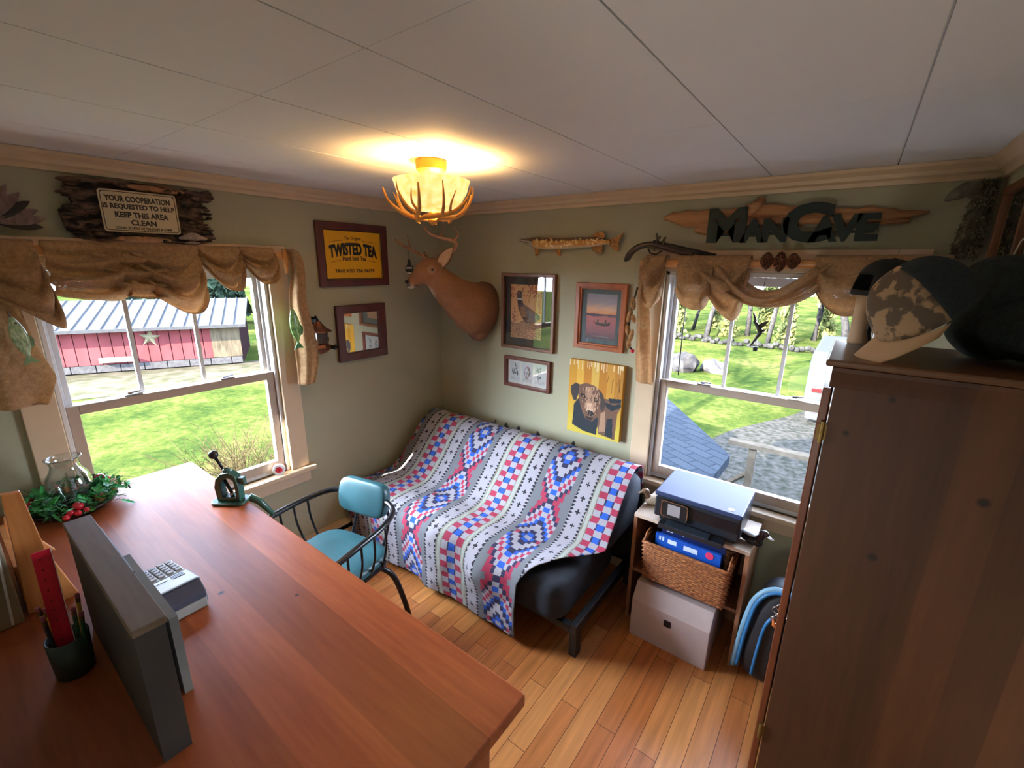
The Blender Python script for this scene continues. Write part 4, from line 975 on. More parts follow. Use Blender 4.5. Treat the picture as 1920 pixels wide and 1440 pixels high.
painting('print', im, 1.214, 1.40, 1.412, 1.668, .0095, WB, pv, cp)
MB(WB).box((1.181, 1.385, .011), (1.424, 1.694, .0125)).obj('glass', M_['pglass'], cp)

# three small drawings in one frame
tp = thing('framed_drawings', (.80, 0, 1.02), 'small wide brown frame holding three ink sketches under the pheasant print', 'picture')
mah = wood('mahogany_frame', L(112, 54, 40), L(80, 34, 28), 0, .3, 2, coat=.3)
pframe(tp, WB, .619, .986, 1.024, 1.233, .024, .024, mah)
MB(WB).box((.641, 1.046, .001), (.964, 1.211, .006)).obj('white_mat', mat('white_mat', L(226, 226, 222), .7), tp)
for q_, u0 in enumerate((.662, .762, .862)):
    im, X, Y = raster(60, 40, L(206, 212, 216)); rs = np.random.RandomState(q_+3)
    for k_ in range(9):
        cx, cy = .25+.5*rs.rand(), .15+.6*rs.rand(); mk = ell_mask(X, Y, cx, cy, .05+.1*rs.rand(), .03+.06*rs.rand(), rs.rand()*3); im[mk] = L(60, 60, 58) if q_ == 0 or k_ < 3 else L(150, 156, 164)
    if q_ == 1: im[(np.abs(np.hypot((X-.5)*1, (Y-.45)*1.1)-.28) < .03)] = L(170, 130, 140)
    im[(Y > .8) & (Y < .95) & ((np.floor(Y*40) % 2) == 0) & (rs.rand(60, 40) > .25)] = L(140, 140, 145)
    painting('sketch', im, u0, u0+.08, 1.062, 1.196, .0068, WB, pv, tp)
MB(WB).box((.642, 1.047, .0095), (.963, 1.21, .011)).obj('glass', M_['pglass'], tp)

# dog canvas
dgp = thing('canvas_painting', (1.31, 0, .82), 'unframed yellow canvas painting of a chocolate brown dog beside the right window', 'painting')
MB(WB).box((1.136, .826, .001), (1.482, 1.28, .036)).obj('canvas_block', mat('canvas_side', L(196, 140, 40), .8), dgp, bev=.002)
im, X, Y = raster(170, 130, L(214, 160, 60)); rs = np.random.RandomState(9)
for k_ in range(7):
    im[(X > k_/7) & (X < (k_+1)/7)] = [L(206, 150, 48), L(222, 172, 70), L(198, 132, 40), L(214, 176, 84), L(190, 128, 40), L(204, 150, 60), L(186, 130, 50)][k_]
m = Y > .42; mixc = np.clip((Y-.42)/.5, 0, 1)[..., None]; im = np.where(m[..., None], im*(1-mixc)+np.array(L(206, 186, 70))*mixc, im)
for k_ in range(22):
    cx = rs.rand(); ln = .04+.09*rs.rand(); im[(np.abs(X-cx) < .008) & (Y < ln)] = L(232, 214, 170)
for k_ in range(10):
    cx = .72+.26*rs.rand(); y0 = .15+.1*rs.rand(); im[(np.abs(X-cx) < .005) & (Y > y0) & (Y < y0+.25*rs.rand())] = L(120, 76, 30)
dk_, br_, lt_, pk_ = L(34, 44, 54), L(112, 82, 66), L(168, 132, 108), L(206, 172, 146)
im[poly_mask(X, Y, [(.62, .46), (.98, .44), (1, .52), (.94, .62), (.92, .98), (.62, .95), (.56, .7)])] = br_
im[poly_mask(X, Y, [(.70, .50), (.86, .52), (.99, .48), (.99, .53), (.84, .60), (.74, .57)])] = dk_
im[poly_mask(X, Y, [(.76, .44), (.99, .42), (.99, .47), (.80, .50)])] = dk_
im[poly_mask(X, Y, [(.76, .72), (.86, .70), (.88, .97), (.74, .95)])] = dk_; im[poly_mask(X, Y, [(.64, .66), (.72, .62), (.74, .90), (.62, .92)])] = lt_
im[poly_mask(X, Y, [(.12, .60), (.22, .50), (.34, .62), (.6, .74), (.58, .97), (.34, .96), (.10, .90)])] = dk_
im[poly_mask(X, Y, [(.05, .36), (.14, .31), (.22, .33), (.2, .45), (.16, .56), (.10, .55), (.05, .46)])] = L(60, 54, 58)
im[poly_mask(X, Y, [(.20, .33), (.34, .29), (.50, .31), (.62, .37), (.66, .50), (.62, .62), (.58, .72), (.48, .80), (.36, .78), (.27, .66), (.20, .50)])] = br_
im[poly_mask(X, Y, [(.58, .34), (.66, .40), (.72, .52), (.68, .64), (.62, .60), (.62, .48)])] = L(70, 58, 56)
im[poly_mask(X, Y, [(.33, .34), (.46, .33), (.50, .50), (.55, .62), (.50, .72), (.38, .70), (.33, .58)])] = lt_
im[poly_mask(X, Y, [(.37, .56), (.47, .55), (.5, .68), (.38, .67)])] = pk_
im[ell_mask(X, Y, .29, .47, .055, .025, .3)] = L(40, 30, 32); im[ell_mask(X, Y, .54, .49, .045, .025, -.3)] = L(40, 30, 32)
im[ell_mask(X, Y, .295, .475, .02, .012)] = L(150, 120, 90); im[ell_mask(X, Y, .535, .495, .02, .012)] = L(150, 120, 90)
im[ell_mask(X, Y, .435, .69, .075, .04)] = L(36, 34, 40); im[poly_mask(X, Y, [(.35, .74), (.52, .75), (.46, .79), (.38, .78)])] = L(50, 38, 40)
for k_ in range(60):
    cx, cy = .24+.4*rs.rand(), .33+.4*rs.rand(); mk = ell_mask(X, Y, cx, cy, .006, .03, .3*rs.randn()) & ell_mask(X, Y, .43, .52, .2, .22); im[mk] = [lt_, L(84, 60, 50), pk_][k_ % 3]
painting('painted_face', im, 1.136, 1.482, .826, 1.28, .0366, WB, pcv, dgp)

# wall C picture
wc = thing('framed_picture', (2.79, -.33, 1.77), 'brown framed picture hung on the narrow wall in the far right corner', 'picture')
WC_ = Matrix(((0, 0, -1, 2.79), (-1, 0, 0, 0), (0, 1, 0, 0), (0, 0, 0, 1)))
b = MB(WC_); b.ring([(.165, 1.70), (.50, 1.70), (.50, 2.085), (.165, 2.085)], [(.19, 1.725), (.475, 1.725), (.475, 2.06), (.19, 2.06)], .001, .022); b.obj('frame', walnut, wc, bev=.003)
MB(WC_).box((.188, 1.722, .001), (.478, 2.062, .006)).obj('print', mat('dim_print', L(74, 82, 54), .4, var=.5, vs=9), wc)
MB(WC_).box((.188, 1.722, .009), (.478, 2.062, .011)).obj('glass', M_['pglass'], wc)

# ---------------------------------------------------------------- bark plaque with the metal notice
bs_ = thing('bark_plaque', (0, -1.70, 1.88), 'rough dark bark slab holding an old metal notice above the left window', 'plaque')
ol = [(-1.926, 2.118), (-1.86, 2.126), (-1.78, 2.128), (-1.70, 2.124), (-1.62, 2.128), (-1.546, 2.125), (-1.50, 2.11), (-1.455, 2.128), (-1.44, 2.12), (-1.431, 2.092), (-1.47, 2.074), (-1.498, 2.066), (-1.49, 2.02), (-1.487, 1.975), (-1.455, 1.938), (-1.468, 1.905), (-1.53, 1.889), (-1.585, 1.884), (-1.66, 1.894), (-1.76, 1.897), (-1.86, 1.889), (-1.91, 1.897), (-1.95, 1.93), (-1.962, 2.0), (-1.945, 2.014), (-1.93, 1.985), (-1.918, 2.03), (-1.93, 2.07)]
barkm = mat('dark_bark', L(112, 88, 76), .95, vs=34, col2=L(24, 20, 22), bump=1, bs=60, stretch=(1, .45, 1.4), detail=8, ramp=(.42, .62))
b = MB(WA); b.prism(ol, .003, .03)
for q_ in range(230):
    u = random.uniform(-1.94, -1.46); v = random.uniform(1.90, 2.115)
    if -1.85 < u < -1.585 and 1.925 < v < 2.09: continue
    b.ell((u, v, .03), (random.uniform(.008, .028), random.uniform(.004, .010), random.uniform(.006, .018)), 7, 5)
b.obj('bark_slab', barkm, bs_)
b = MB(WA); b.ell((-1.72, 1.905, .034), (.10, .012, .012), 12, 6).ell((-1.66, 2.106, .03), (.12, .013, .012), 12, 6); b.obj('bare_wood_patch', mat('bare_wood', L(176, 128, 90), .85, var=.3, vs=40), bs_)
ms = [(-1.843, 2.083), (-1.591, 2.083), (-1.591, 1.934), (-1.843, 1.934)]
b = MB(WA); b.prism(rrect(-1.845, 1.930, -1.589, 2.088, .012), .045, .0475); b.obj('metal_notice', mat('cream_enamel', L(206, 190, 158), .4, var=.06), bs_)
b = MB(WA); q1 = rrect(-1.840, 1.935, -1.594, 2.083, .010); q2 = rrect(-1.837, 1.938, -1.597, 2.080, .008); b.ring(q1, q2, .0475, .0482); b.obj('notice_border', mat('rust_line', L(92, 74, 58), .6), bs_)
nb = mat('notice_black', L(48, 40, 40), .6)
for s_, fit, bo in (('YOUR COOPERATION', (-1.828, -1.612, 2.045, 2.068), .045), ('IS REQUESTED TO HELP', (-1.836, -1.600, 2.015, 2.038), .045), ('KEEP THIS AREA', (-1.804, -1.626, 1.985, 2.008), .045), ('CLEAN', (-1.757, -1.672, 1.957, 1.979), .045), ('CONN. BOARD OF FISHERIES & GAME', (-1.81, -1.62, 1.941, 1.951), .03)):
    text('lettering', s_, 1, nb, WA @ Matrix.Translation((0, 0, .0478)), bs_, .0004, bo, fit)
b = MB(WA)
for u, v in ((-1.835, 2.078), (-1.599, 2.078), (-1.717, 1.9375)): b.lathe([(0, 0), (.003, 0), (.002, .0015), (0, .0018)], 10, (0, 0, 0), Matrix.Translation((u, v, .0476)))
b.obj('nail_head', M_['blackmetal'], bs_)
b = MB(WA); b.lathe([(0, 0), (.05, .006), (.054, .012), (.04, .02), (.015, .034), (0, .036)], 20, M=Matrix.Translation((-1.548, 1.905, .052)) @ Matrix.Rotation(-PI/2, 4, 'X')); b.lathe([(0, 0), (.026, .002), (.03, .01), (.0, .016)], 14, M=Matrix.Translation((-1.555, 1.89, .055)) @ Matrix.Rotation(-PI/2, 4, 'X'))
b.obj('shelf_fungus', mat('fungus', L(176, 158, 146), .8, var=.25, vs=60), bs_, smooth=True)

# feathered fan at the far left
ff = thing('feather_fan', (0, -2.17, 1.88), 'dried grey pink feather fan on the wall at the far left end of the burlap', 'feathers')
fem = mat('grey_pink_feather', L(128, 108, 104), .85, var=.35, vs=50, stretch=(1, 1, .3)); fed = mat('dark_feather', L(52, 50, 52), .85, var=.3, vs=50)
rs = random.Random(12)
for k_ in range(13):
    a = math.radians(-60+k_*13); ln = .12+.03*rs.random(); b = MB(WA @ Matrix.Translation((-2.185+.004*k_, 1.945, .035+.003*(k_ % 3))) @ Matrix.Rotation(-a, 4, 'Z'))
    n_ = 9; vs = [(0, 0, 0)]+[((.018*math.sin(PI*(i+1)/(n_+1))**.7)*1.0*s, ln*(i+1)/(n_+1), .004*s) for s in (-1, 1) for i in range(n_)]+[(0, ln, .004)]
    poly = [0]+[1+i for i in range(n_)]+[len(vs)-1]+[1+n_+i for i in range(n_)][::-1]
    b.add(vs, [poly]); b.obj('feather', fem if k_ % 3 else fed, ff, solid=.0015)
b = MB(WA); b.ell((-2.175, 1.945, .04), (.035, .03, .03), 12, 8)
for i in range(60): p_ = V((-2.175+rs.gauss(0, .03), 1.94+rs.gauss(0, .022), .05)); b.loft([p_, p_+V((rs.gauss(0, .02), rs.gauss(0, .02), .015))], .0015, 3)
b.obj('down_tuft', fem, ff)

# ---------------------------------------------------------------- deer mount
def dcol(co):
    """fur colours by position: (N,3) world -> colours"""
    c = np.tile(np.array(L(142, 98, 66)), (len(co), 1))
    r = np.array([nz(p[0], p[1], p[2], 16)*.5+nz(p[0], p[1], p[2], 70)*.5 for p in co])
    c *= (1+.28*r)[:, None]
    def blend(mask, colr): c[:] = c*(1-mask[:, None])+np.array(colr)*mask[:, None]
    d = lambda q, rad: np.clip(1.35-np.linalg.norm(co-np.array(q), axis=1)/rad, 0, 1)
    blend(np.clip((.16-np.abs(co[:, 1]))/.12, 0, 1)*.7, L(84, 50, 36))
    blend(d((.325, -.40, 1.83), .035)*.7, L(96, 66, 48))
    blend(d((.318, -.38, 1.655), .045), L(214, 200, 186)); blend(d((.285, -.475, 1.76), .035)*.6, L(104, 76, 58))
    blend(d((.264, -.494, 1.680), .030), L(226, 216, 204))
    blend(d((.258, -.508, 1.712), .024), L(34, 32, 36))
    blend(d((.368, -.425, 1.784), .026)*.5, L(206, 172, 140))
    blend(d((.37, -.08, 1.72), .03)*(r > .0), L(214, 196, 170))
    return c
de = thing('deer_mount', (.42, 0, 1.33), 'mounted whitetail buck head and neck in the room corner', 'deer')
b = MB()
neck = smooth_path([(.445, -.006, 1.52), (.435, -.10, 1.54), (.41, -.19, 1.585), (.385, -.27, 1.645), (.362, -.335, 1.71), (.346, -.37, 1.76), (.338, -.385, 1.785)], 5)
ra = lerp_list([.128, .124, .104, .086, .072, .060, .045], len(neck)); rb = lerp_list([.185, .18, .142, .112, .090, .07, .045], len(neck))
b.loft(neck, list(zip(ra, rb)), 28)
head = smooth_path([(.352, -.340, 1.79), (.342, -.372, 1.795), (.326, -.405, 1.785), (.308, -.436, 1.762), (.290, -.464, 1.736), (.274, -.488, 1.712), (.263, -.503, 1.699), (.258, -.510, 1.696)], 5)
ra = lerp_list([.036, .060, .064, .053, .038, .033, .029, .015], len(head)); rb = lerp_list([.036, .064, .070, .062, .048, .038, .030, .016], len(head))
b.loft(head, list(zip(ra, rb)), 24)
b.ell((.366, -.402, 1.806), (.022, .026, .019)).ell((.300, -.425, 1.806), (.022, .024, .02)).ell((.259, -.505, 1.708), (.024, .017, .016))      # brows, nose pad
b.ell((.325, -.40, 1.738), (.050, .060, .05)).ell((.262, -.496, 1.682), (.020, .024, .014))                                                  # cheeks, chin
b.ell((.40, -.16, 1.47), (.075, .08, .075)).ell((.43, -.07, 1.40), (.09, .06, .09))                                                          # brisket
o = b.obj('body', vcmat('deer_fur', .85, .6, 220), de, remesh=.0075, relax=4)
dg = bpy.context.evaluated_depsgraph_get(); dg.update(); me = bpy.data.meshes.new_from_object(o.evaluated_get(dg)); me.name = 'body'
o.modifiers.clear(); o.data = me
co = np.array([tuple(v.co) for v in me.vertices])+np.array(tuple(de.location)); fc = np.array([np.mean(co[list(pl_.vertices)], axis=0) for pl_ in me.polygons]); setcol(me, dcol(fc)); me.polygons.foreach_set('use_smooth', [True]*len(me.polygons))
if not me.materials: me.materials.append(bpy.data.materials['deer_fur'])
def ear(base, tip, nrm, w_):
    base, tip = V(base), V(tip); ax = (tip-base); ln = ax.length; ax.normalize(); s_ = ax.cross(V(nrm)).normalized(); nn = s_.cross(ax)
    out, inn = MB(), MB()
    def fn(off, k_):
        def g(a, t):
            wd = w_*math.sin(PI*min(1, t*.80+.16))**.8*(1 if t < .97 else .4); x = (a-.5)*2; return base+ax*(ln*t)+s_*(x*wd)*k_+nn*((x*x)*wd*.8+off)
        return g
    out.grid(fn(0, 1), 8, 12); inn.grid(fn(.0035, .82), 8, 12); return out, inn
for (ba, ti, nr) in (((.385, -.352, 1.812), (.478, -.345, 1.912), (.2, -1, -.3)), ((.305, -.368, 1.82), (.222, -.33, 1.885), (-.2, -1, -.3))):
    o_, i_ = ear(ba, ti, nr, .038)
    e = o_.obj('ear', mat('ear_brown', L(112, 72, 46), .9, var=.2) if 'ear_brown' not in bpy.data.materials else bpy.data.materials['ear_brown'], de, smooth=True, solid=.004)
    i_.obj('inner_ear', mat('inner_ear', L(214, 178, 148), .9, var=.15) if 'inner_ear' not in bpy.data.materials else bpy.data.materials['inner_ear'], e, smooth=True, solid=.002)
eyem = mat('glass_eye', L(14, 10, 8), .05, coat=1)
for q_ in ((.374, -.424, 1.786), (.281, -.436, 1.786)): MB().ell(q_, (.0145, .0145, .0135), 14, 10).obj('eye', eyem, de, smooth=True)
MB().ell((.256, -.516, 1.712), (.021, .012, .013), 14, 8).obj('nose', mat('wet_nose', L(24, 24, 28), .25), de, smooth=True)
b = MB(); b.loft(smooth_path([(.302, -.476, 1.692), (.290, -.502, 1.690), (.262, -.524, 1.690), (.238, -.505, 1.688)], 4), .004, 6); b.obj('mouth_line', eyem, de, smooth=True)
dant = mat('deer_antler', L(168, 122, 88), .5, var=.25, vs=40)
antler('antler', [(.358, -.375, 1.83), (.40, -.35, 1.86), (.47, -.33, 1.905), (.505, -.35, 1.945), (.46, -.40, 1.965), (.385, -.43, 1.985), (.335, -.44, 2.03)], .0145, .005, dant, de, 6, tines=[([(.50, -.36, 1.95), (.515, -.34, 1.99), (.49, -.35, 2.03)], .008), ([(.44, -.41, 1.97), (.45, -.40, 2.0), (.46, -.40, 2.045)], .007), ([(.37, -.372, 1.84), (.375, -.39, 1.87), (.372, -.40, 1.895)], .006)])
antler('antler', [(.318, -.378, 1.83), (.28, -.36, 1.845), (.2, -.345, 1.872), (.125, -.35, 1.90), (.085, -.40, 1.93), (.075, -.45, 1.965)], .0145, .005, dant, de, 6, tines=[([(.11, -.36, 1.905), (.09, -.35, 1.95), (.095, -.37, 2.0)], .008), ([(.305, -.382, 1.838), (.30, -.40, 1.865), (.298, -.41, 1.885)], .006)])
# tag hung on the left antler tip
ht = thing('hanging_tag', (.10, -.355, 1.75), 'small black and white tag hanging from the left antler of the deer', 'tag')
Mt = frame((.098, -.362, 1.75), (.8, .6, 0)); PT = Mt @ Matrix(((1, 0, 0, 0), (0, 0, -1, 0), (0, 1, 0, 0), (0, 0, 0, 1)))
MB(PT).prism([(-.016, .0), (.016, 0), (.016, .012), (.026, .022), (.026, .05), (.014, .058), (.006, .095), (-.006, .095), (-.014, .058), (-.026, .05), (-.026, .022), (-.016, .012)], -.004, .004).obj('body', M_['black'], ht, bev=.001)
b = MB(PT); b.box((-.019, .036, .0045), (.019, .046, .0056)).box((-.015, .004, .0045), (.015, .013, .0056)); b.obj('white_band', M_['white'], ht)
MB(PT).loft([(0, .094, 0), (0, .155, 0)], .0012, 5).obj('cord', M_['black'], ht)

# ---------------------------------------------------------------- copper wall lantern
cop = mat('aged_copper', L(128, 84, 66), .35, metal=.7, var=.3, vs=30)
wl_ = thing('wall_lantern', (.06, -1.005, 1.31), 'dark copper lantern shaped wall ornament beside the mirror', 'lantern')
Lc = V((.062, -1.005, 0))
b = MB(); b.lathe([(.0, 1.502), (.012, 1.50), (.02, 1.487), (.04, 1.465), (.068, 1.448), (.07, 1.443), (.0, 1.446)], 8, Lc); b.obj('hood', cop, wl_)
b = MB(); b.lathe([(.040, 1.443), (.044, 1.40), (.036, 1.376), (.0, 1.374)], 8, Lc); b.obj('lamp_body', mat('smoky_glass', L(84, 84, 90), .12, var=.3, vs=40, coat=.6), wl_)
b = MB(); b.lathe([(0, 1.375), (.046, 1.372), (.058, 1.355), (.05, 1.338), (.03, 1.322), (.0, 1.31)], 8, Lc); b.obj('base_cup', cop, wl_)
b = MB()
for k_ in range(8):
    a = 2*PI*(k_+.0)/8; b.loft([Lc+V((.045*math.cos(a), .045*math.sin(a), 1.445)), Lc+V((.048*math.cos(a), .048*math.sin(a), 1.40)), Lc+V((.042*math.cos(a), .042*math.sin(a), 1.372))], .003, 5)
b.obj('cage_bar', cop, wl_)
b = MB(); b.box((0.001, -1.03, 1.33), (.014, -.98, 1.52)).loft([(.01, -1.005, 1.51), (.04, -1.005, 1.525), (.06, -1.005, 1.50)], .006, 8); b.obj('bracket', M_['blackmetal'], wl_)
b = MB(); b.ell((.075, -1.065, 1.505), (.016, .013, .022), 12, 8).ell((.09, -1.068, 1.53), (.008, .008, .011), 10, 6).loft([(.075, -1.065, 1.485), (.072, -1.05, 1.46)], .006, 6); b.obj('figure_finial', M_['chrome'], wl_, smooth=True)
b = MB(); b.loft([(.09, -.96, 1.352), (.11, -.945, 1.348), (.115, -.94, 1.36)], [.012, .012, .012], 10); b.obj('oil_knob', M_['blackmetal'], wl_, smooth=True)

# ---------------------------------------------------------------- pike on the right wall
pk = thing('pike_mount', (1.08, -.03, 1.87), 'mounted golden spotted pike above the framed pictures', 'fish')
def profl(u, pts): return float(np.interp(u, [p_[0] for p_ in pts], [p_[1] for p_ in pts]))
top = [(.742, 1.974), (.79, 1.974), (.83, 1.980), (.88, 1.981), (.95, 1.976), (1.05, 1.972), (1.15, 1.974), (1.25, 1.973), (1.32, 1.962), (1.345, 1.958)]
bot = [(.742, 1.968), (.79, 1.945), (.83, 1.927), (.88, 1.912), (.95, 1.908), (1.05, 1.910), (1.15, 1.916), (1.25, 1.922), (1.32, 1.934), (1.345, 1.93)]
us = [.742+.603*k_/130 for k_ in range(131)]
pts = []; rads = []
for u in us:
    t_, b_ = profl(u, top), profl(u, bot); pts.append((u, (t_+b_)/2, .034)); rads.append((max(.003, (t_-b_)/2*.62), max(.003, (t_-b_)/2)))
b = MB(WB); b.loft(pts, rads, 64, upv=(0, 1, 0))
o = b.obj('body', vcmat('pike_skin', .3, 0, 300, coat=.4), pk, smooth=True)
rs = np.random.RandomState(6); spots = np.array([(rs.uniform(.86, 1.33), rs.uniform(0, 1)) for _ in range(75)])
fc = np.array([np.mean([tuple(o.data.vertices[i_].co) for i_ in pl_.vertices], axis=0) for pl_ in o.data.polygons])+np.array(tuple(pk.location))
cols = []
for x_, y_, z_ in fc:
    t_, b_ = profl(x_, top), profl(x_, bot); h_ = (z_-b_)/max(.004, t_-b_)
    c = np.array(L(190, 132, 52)) if h_ < .72 else np.array(L(98, 62, 32))
    if h_ < .2: c = np.array(L(196, 176, 132))
    if x_ < .85: c = np.array(L(176, 166, 150)) if h_ < .62 else np.array(L(96, 72, 52))
    elif .2 < h_ < .95 and np.min(np.abs(spots[:, 0]-x_)+np.abs(spots[:, 1]-h_)*.05) < .0062: c = np.array(L(236, 206, 140))
    cols.append(c)
setcol(o.data, np.array(cols))
finm = mat('pike_fin', L(150, 104, 52), .45, var=.55, vs=70, stretch=(1, .4, 1))
for nm, pl_ in (('tail_fin', [(1.335, 1.957), (1.36, 1.965), (1.418, 1.992), (1.405, 1.965), (1.392, 1.944), (1.397, 1.915), (1.392, 1.898), (1.365, 1.906), (1.34, 1.932)]), ('dorsal_fin', [(1.235, 1.970), (1.245, 1.99), (1.275, 2.001), (1.30, 1.996), (1.312, 1.98), (1.308, 1.963)]), ('anal_fin', [(1.232, 1.924), (1.242, 1.90), (1.27, 1.886), (1.298, 1.89), (1.302, 1.91), (1.30, 1.932)]),
                ('pelvic_fin', [(.992, 1.914), (1.012, 1.888), (1.022, 1.872), (1.036, 1.874), (1.038, 1.89), (1.034, 1.914)]), ('pectoral_fin', [(.848, 1.922), (.858, 1.892), (.862, 1.870), (.876, 1.876), (.884, 1.895), (.876, 1.918)])):
    MB(WB).prism(pl_, .028, .033).obj(nm, finm, pk, bev=.001)
b = MB(WB); b.ell((.835, 1.962, .052), (.0055, .0055, .004), 10, 8); b.obj('eye', eyem, pk, smooth=True)
b = MB(WB); b.loft([(.745, 1.962, .037), (.79, 1.952, .046), (.822, 1.946, .052)], .0016, 5); b.obj('mouth_line', eyem, pk)
MB(WB).box((1.0, 1.925, 0), (1.1, 1.955, .028)).obj('wall_block', walnut, pk)

# ---------------------------------------------------------------- flintlock pistol lying on the rod
gs = wood('pistol_stock', L(58, 34, 28), L(32, 20, 17), 0, .3, 3, coat=.3); gi = mat('gun_iron', L(44, 42, 42), .3, metal=.6, var=.2)
fp = thing('flintlock_pistol', (1.66, -.085, 1.87), 'old dark flintlock pistol resting on the end of the right curtain rod', 'pistol')
b = MB(WB); q = smooth_path([(1.470, 1.856, .085), (1.485, 1.884, .085), (1.515, 1.91, .085), (1.56, 1.926, .085), (1.61, 1.927, .085), (1.66, 1.913, .085), (1.72, 1.897, .085), (1.80, 1.883, .085)], 6)
b.loft(q, [(.015, r_) for r_ in lerp_list([.020, .026, .024, .024, .028, .026, .020, .012], len(q))], 12, upv=(0, 0, 1)); b.obj('stock', gs, fp, smooth=True)
MB(WB).loft([(1.60, 1.936, .085), (1.75, 1.904, .085), (1.90, 1.874, .085)], [.014, .012, .009], 12).obj('barrel', gi, fp, smooth=True)
MB(WB).lathe([(0, -.012), (.012, -.011), (.016, 0), (.012, .006), (0, .008)], 16, M=Matrix.Translation((1.470, 1.854, .085)) @ Matrix.Rotation(.6, 4, 'Z') @ Matrix.Rotation(PI/2, 4, 'X')).obj('butt_cap', gi, fp, smooth=True)
b = MB(WB); b.prism([(1.575, 1.912), (1.68, 1.897), (1.69, 1.912), (1.64, 1.93), (1.58, 1.932)], .098, .103); b.obj('lock_plate', gi, fp, bev=.001)
b = MB(WB); b.prism([(1.618, 1.925), (1.634, 1.928), (1.632, 1.950), (1.642, 1.958), (1.638, 1.968), (1.626, 1.962), (1.622, 1.980), (1.616, 1.978), (1.62, 1.95)], .099, .107); b.obj('hammer', gi, fp, bev=.001)
b = MB(WB); b.prism([(1.648, 1.926), (1.664, 1.922), (1.660, 1.942), (1.668, 1.96), (1.662, 1.962), (1.650, 1.945)], .097, .107); b.obj('frizzen', gi, fp, bev=.001)
b = MB(WB); b.loft(smooth_path([(1.575, 1.912, .085), (1.59, 1.888, .085), (1.62, 1.882, .085), (1.645, 1.897, .085)], 5), .0035, 8); b.loft([(1.605, 1.912, .085), (1.611, 1.896, .085)], .003, 6); b.obj('trigger_guard', gi, fp, smooth=True)

# ---------------------------------------------------------------- driftwood sign
dw = thing('driftwood_sign', (2.12, -.05, 1.92), 'driftwood plank with dark metal letters above the right window', 'sign')
drm = wood('driftwood', L(200, 150, 104), L(112, 70, 44), 0, .85, 3.5, 30)
b = MB(WB); q = [(1.622, 2.052), (1.66, 2.055), (1.72, 2.048), (1.80, 2.04), (1.90, 2.038), (2.00, 2.042), (2.06, 2.05), (2.15, 2.045), (2.25, 2.035), (2.36, 2.03), (2.46, 2.028), (2.54, 2.026), (2.61, 2.032)]
q = smooth_path([(u, v, .024) for u, v in q], 5)
rv = lerp_list([.006, .022, .034, .042, .045, .04, .042, .036, .034, .03, .028, .016, .004], len(q))
b.loft(q, [(.019, max(.004, r_*(1+.25*nz(i_, 0, 2, .7)))) for i_, r_ in enumerate(rv)], 14, upv=(0, 1, 0)); b.obj('plank', drm, dw, smooth=True)
MB(WB).loft(smooth_path([(1.78, 2.0, .02), (1.83, 1.985, .022), (1.90, 1.982, .022), (1.98, 1.99, .02)], 4), [(.012, .018)]*13, 10, upv=(0, 1, 0)).obj('split_branch', drm, dw, smooth=True)
MB(WB).loft(smooth_path([(2.36, 2.0, .02), (2.45, 2.002, .02), (2.56, 2.006, .02)], 4), [(.01, .012)]*9, 10, upv=(0, 1, 0)).obj('split_branch', drm, dw, smooth=True)
b = MB(WB); b.loft([(1.995, 2.06, .03), (2.03, 2.085, .034), (2.048, 2.108, .034), (2.06, 2.112, .03)], [.03, .026, .018, .008], 10); b.obj('knot_stub', drm, dw, smooth=True)
lm = mat('dark_green_steel', L(22, 36, 35), .45, metal=.2, var=.1)
ML = WB @ Matrix.Translation((0, 0, .058))
for s_, fit, bo in (('M', (1.842, 2.004, 1.932, 2.082), .055), ('A', (1.985, 2.085, 1.930, 2.030), .055), ('N', (2.072, 2.168, 1.930, 2.030), .05), ('C', (2.145, 2.322, 1.926, 2.086), .06), ('A', (2.245, 2.345, 1.930, 2.030), .055), ('V', (2.312, 2.418, 1.930, 2.034), .055), ('E', (2.40, 2.474, 1.930, 2.034), .05)):
    text('letter', s_, 1, lm, ML, dw, .004, bo, fit)
MB(WB).box((1.86, 1.962, .043), (2.46, 1.972, .0535)).obj('letter_bar', lm, dw)

# ---------------------------------------------------------------- curtain rods and burlap
r1 = thing('curtain_rod', (.05, -1.65, 1.83), 'square pine curtain rod across the left window', 'curtain rod')
MB(WA).box((-2.26, 1.832, .068), (-1.155, 1.868, .094)).obj('pole', M_['pine'], r1, bev=.004)
b = MB(WA); b.loft([(-1.166, 1.876, .088), (-1.172, 1.83, .105), (-1.168, 1.765, .098)], [.012, .014, .009], 6); b.obj('branch_peg', M_['pine'], r1, smooth=True)
for u in (-2.24, -1.2): MB(WA).box((u, 1.838, .0), (u+.03, 1.862, .067)).obj('bracket', M_['pine'], r1, bev=.002)
r2 = thing('curtain_rod', (2.1, -.05, 1.83), 'round pine curtain rod across the right window', 'curtain rod')
MB(WB).loft([(1.548, 1.838, .082), (2.68, 1.842, .082)], .018, 16).obj('pole', M_['pineb'], r2, smooth=False, bev=.003)
for u in (1.57, 2.65): MB(WB).loft([(u, 1.84, 0), (u, 1.84, .066)], .01, 10).obj('bracket', M_['pineb'], r2)

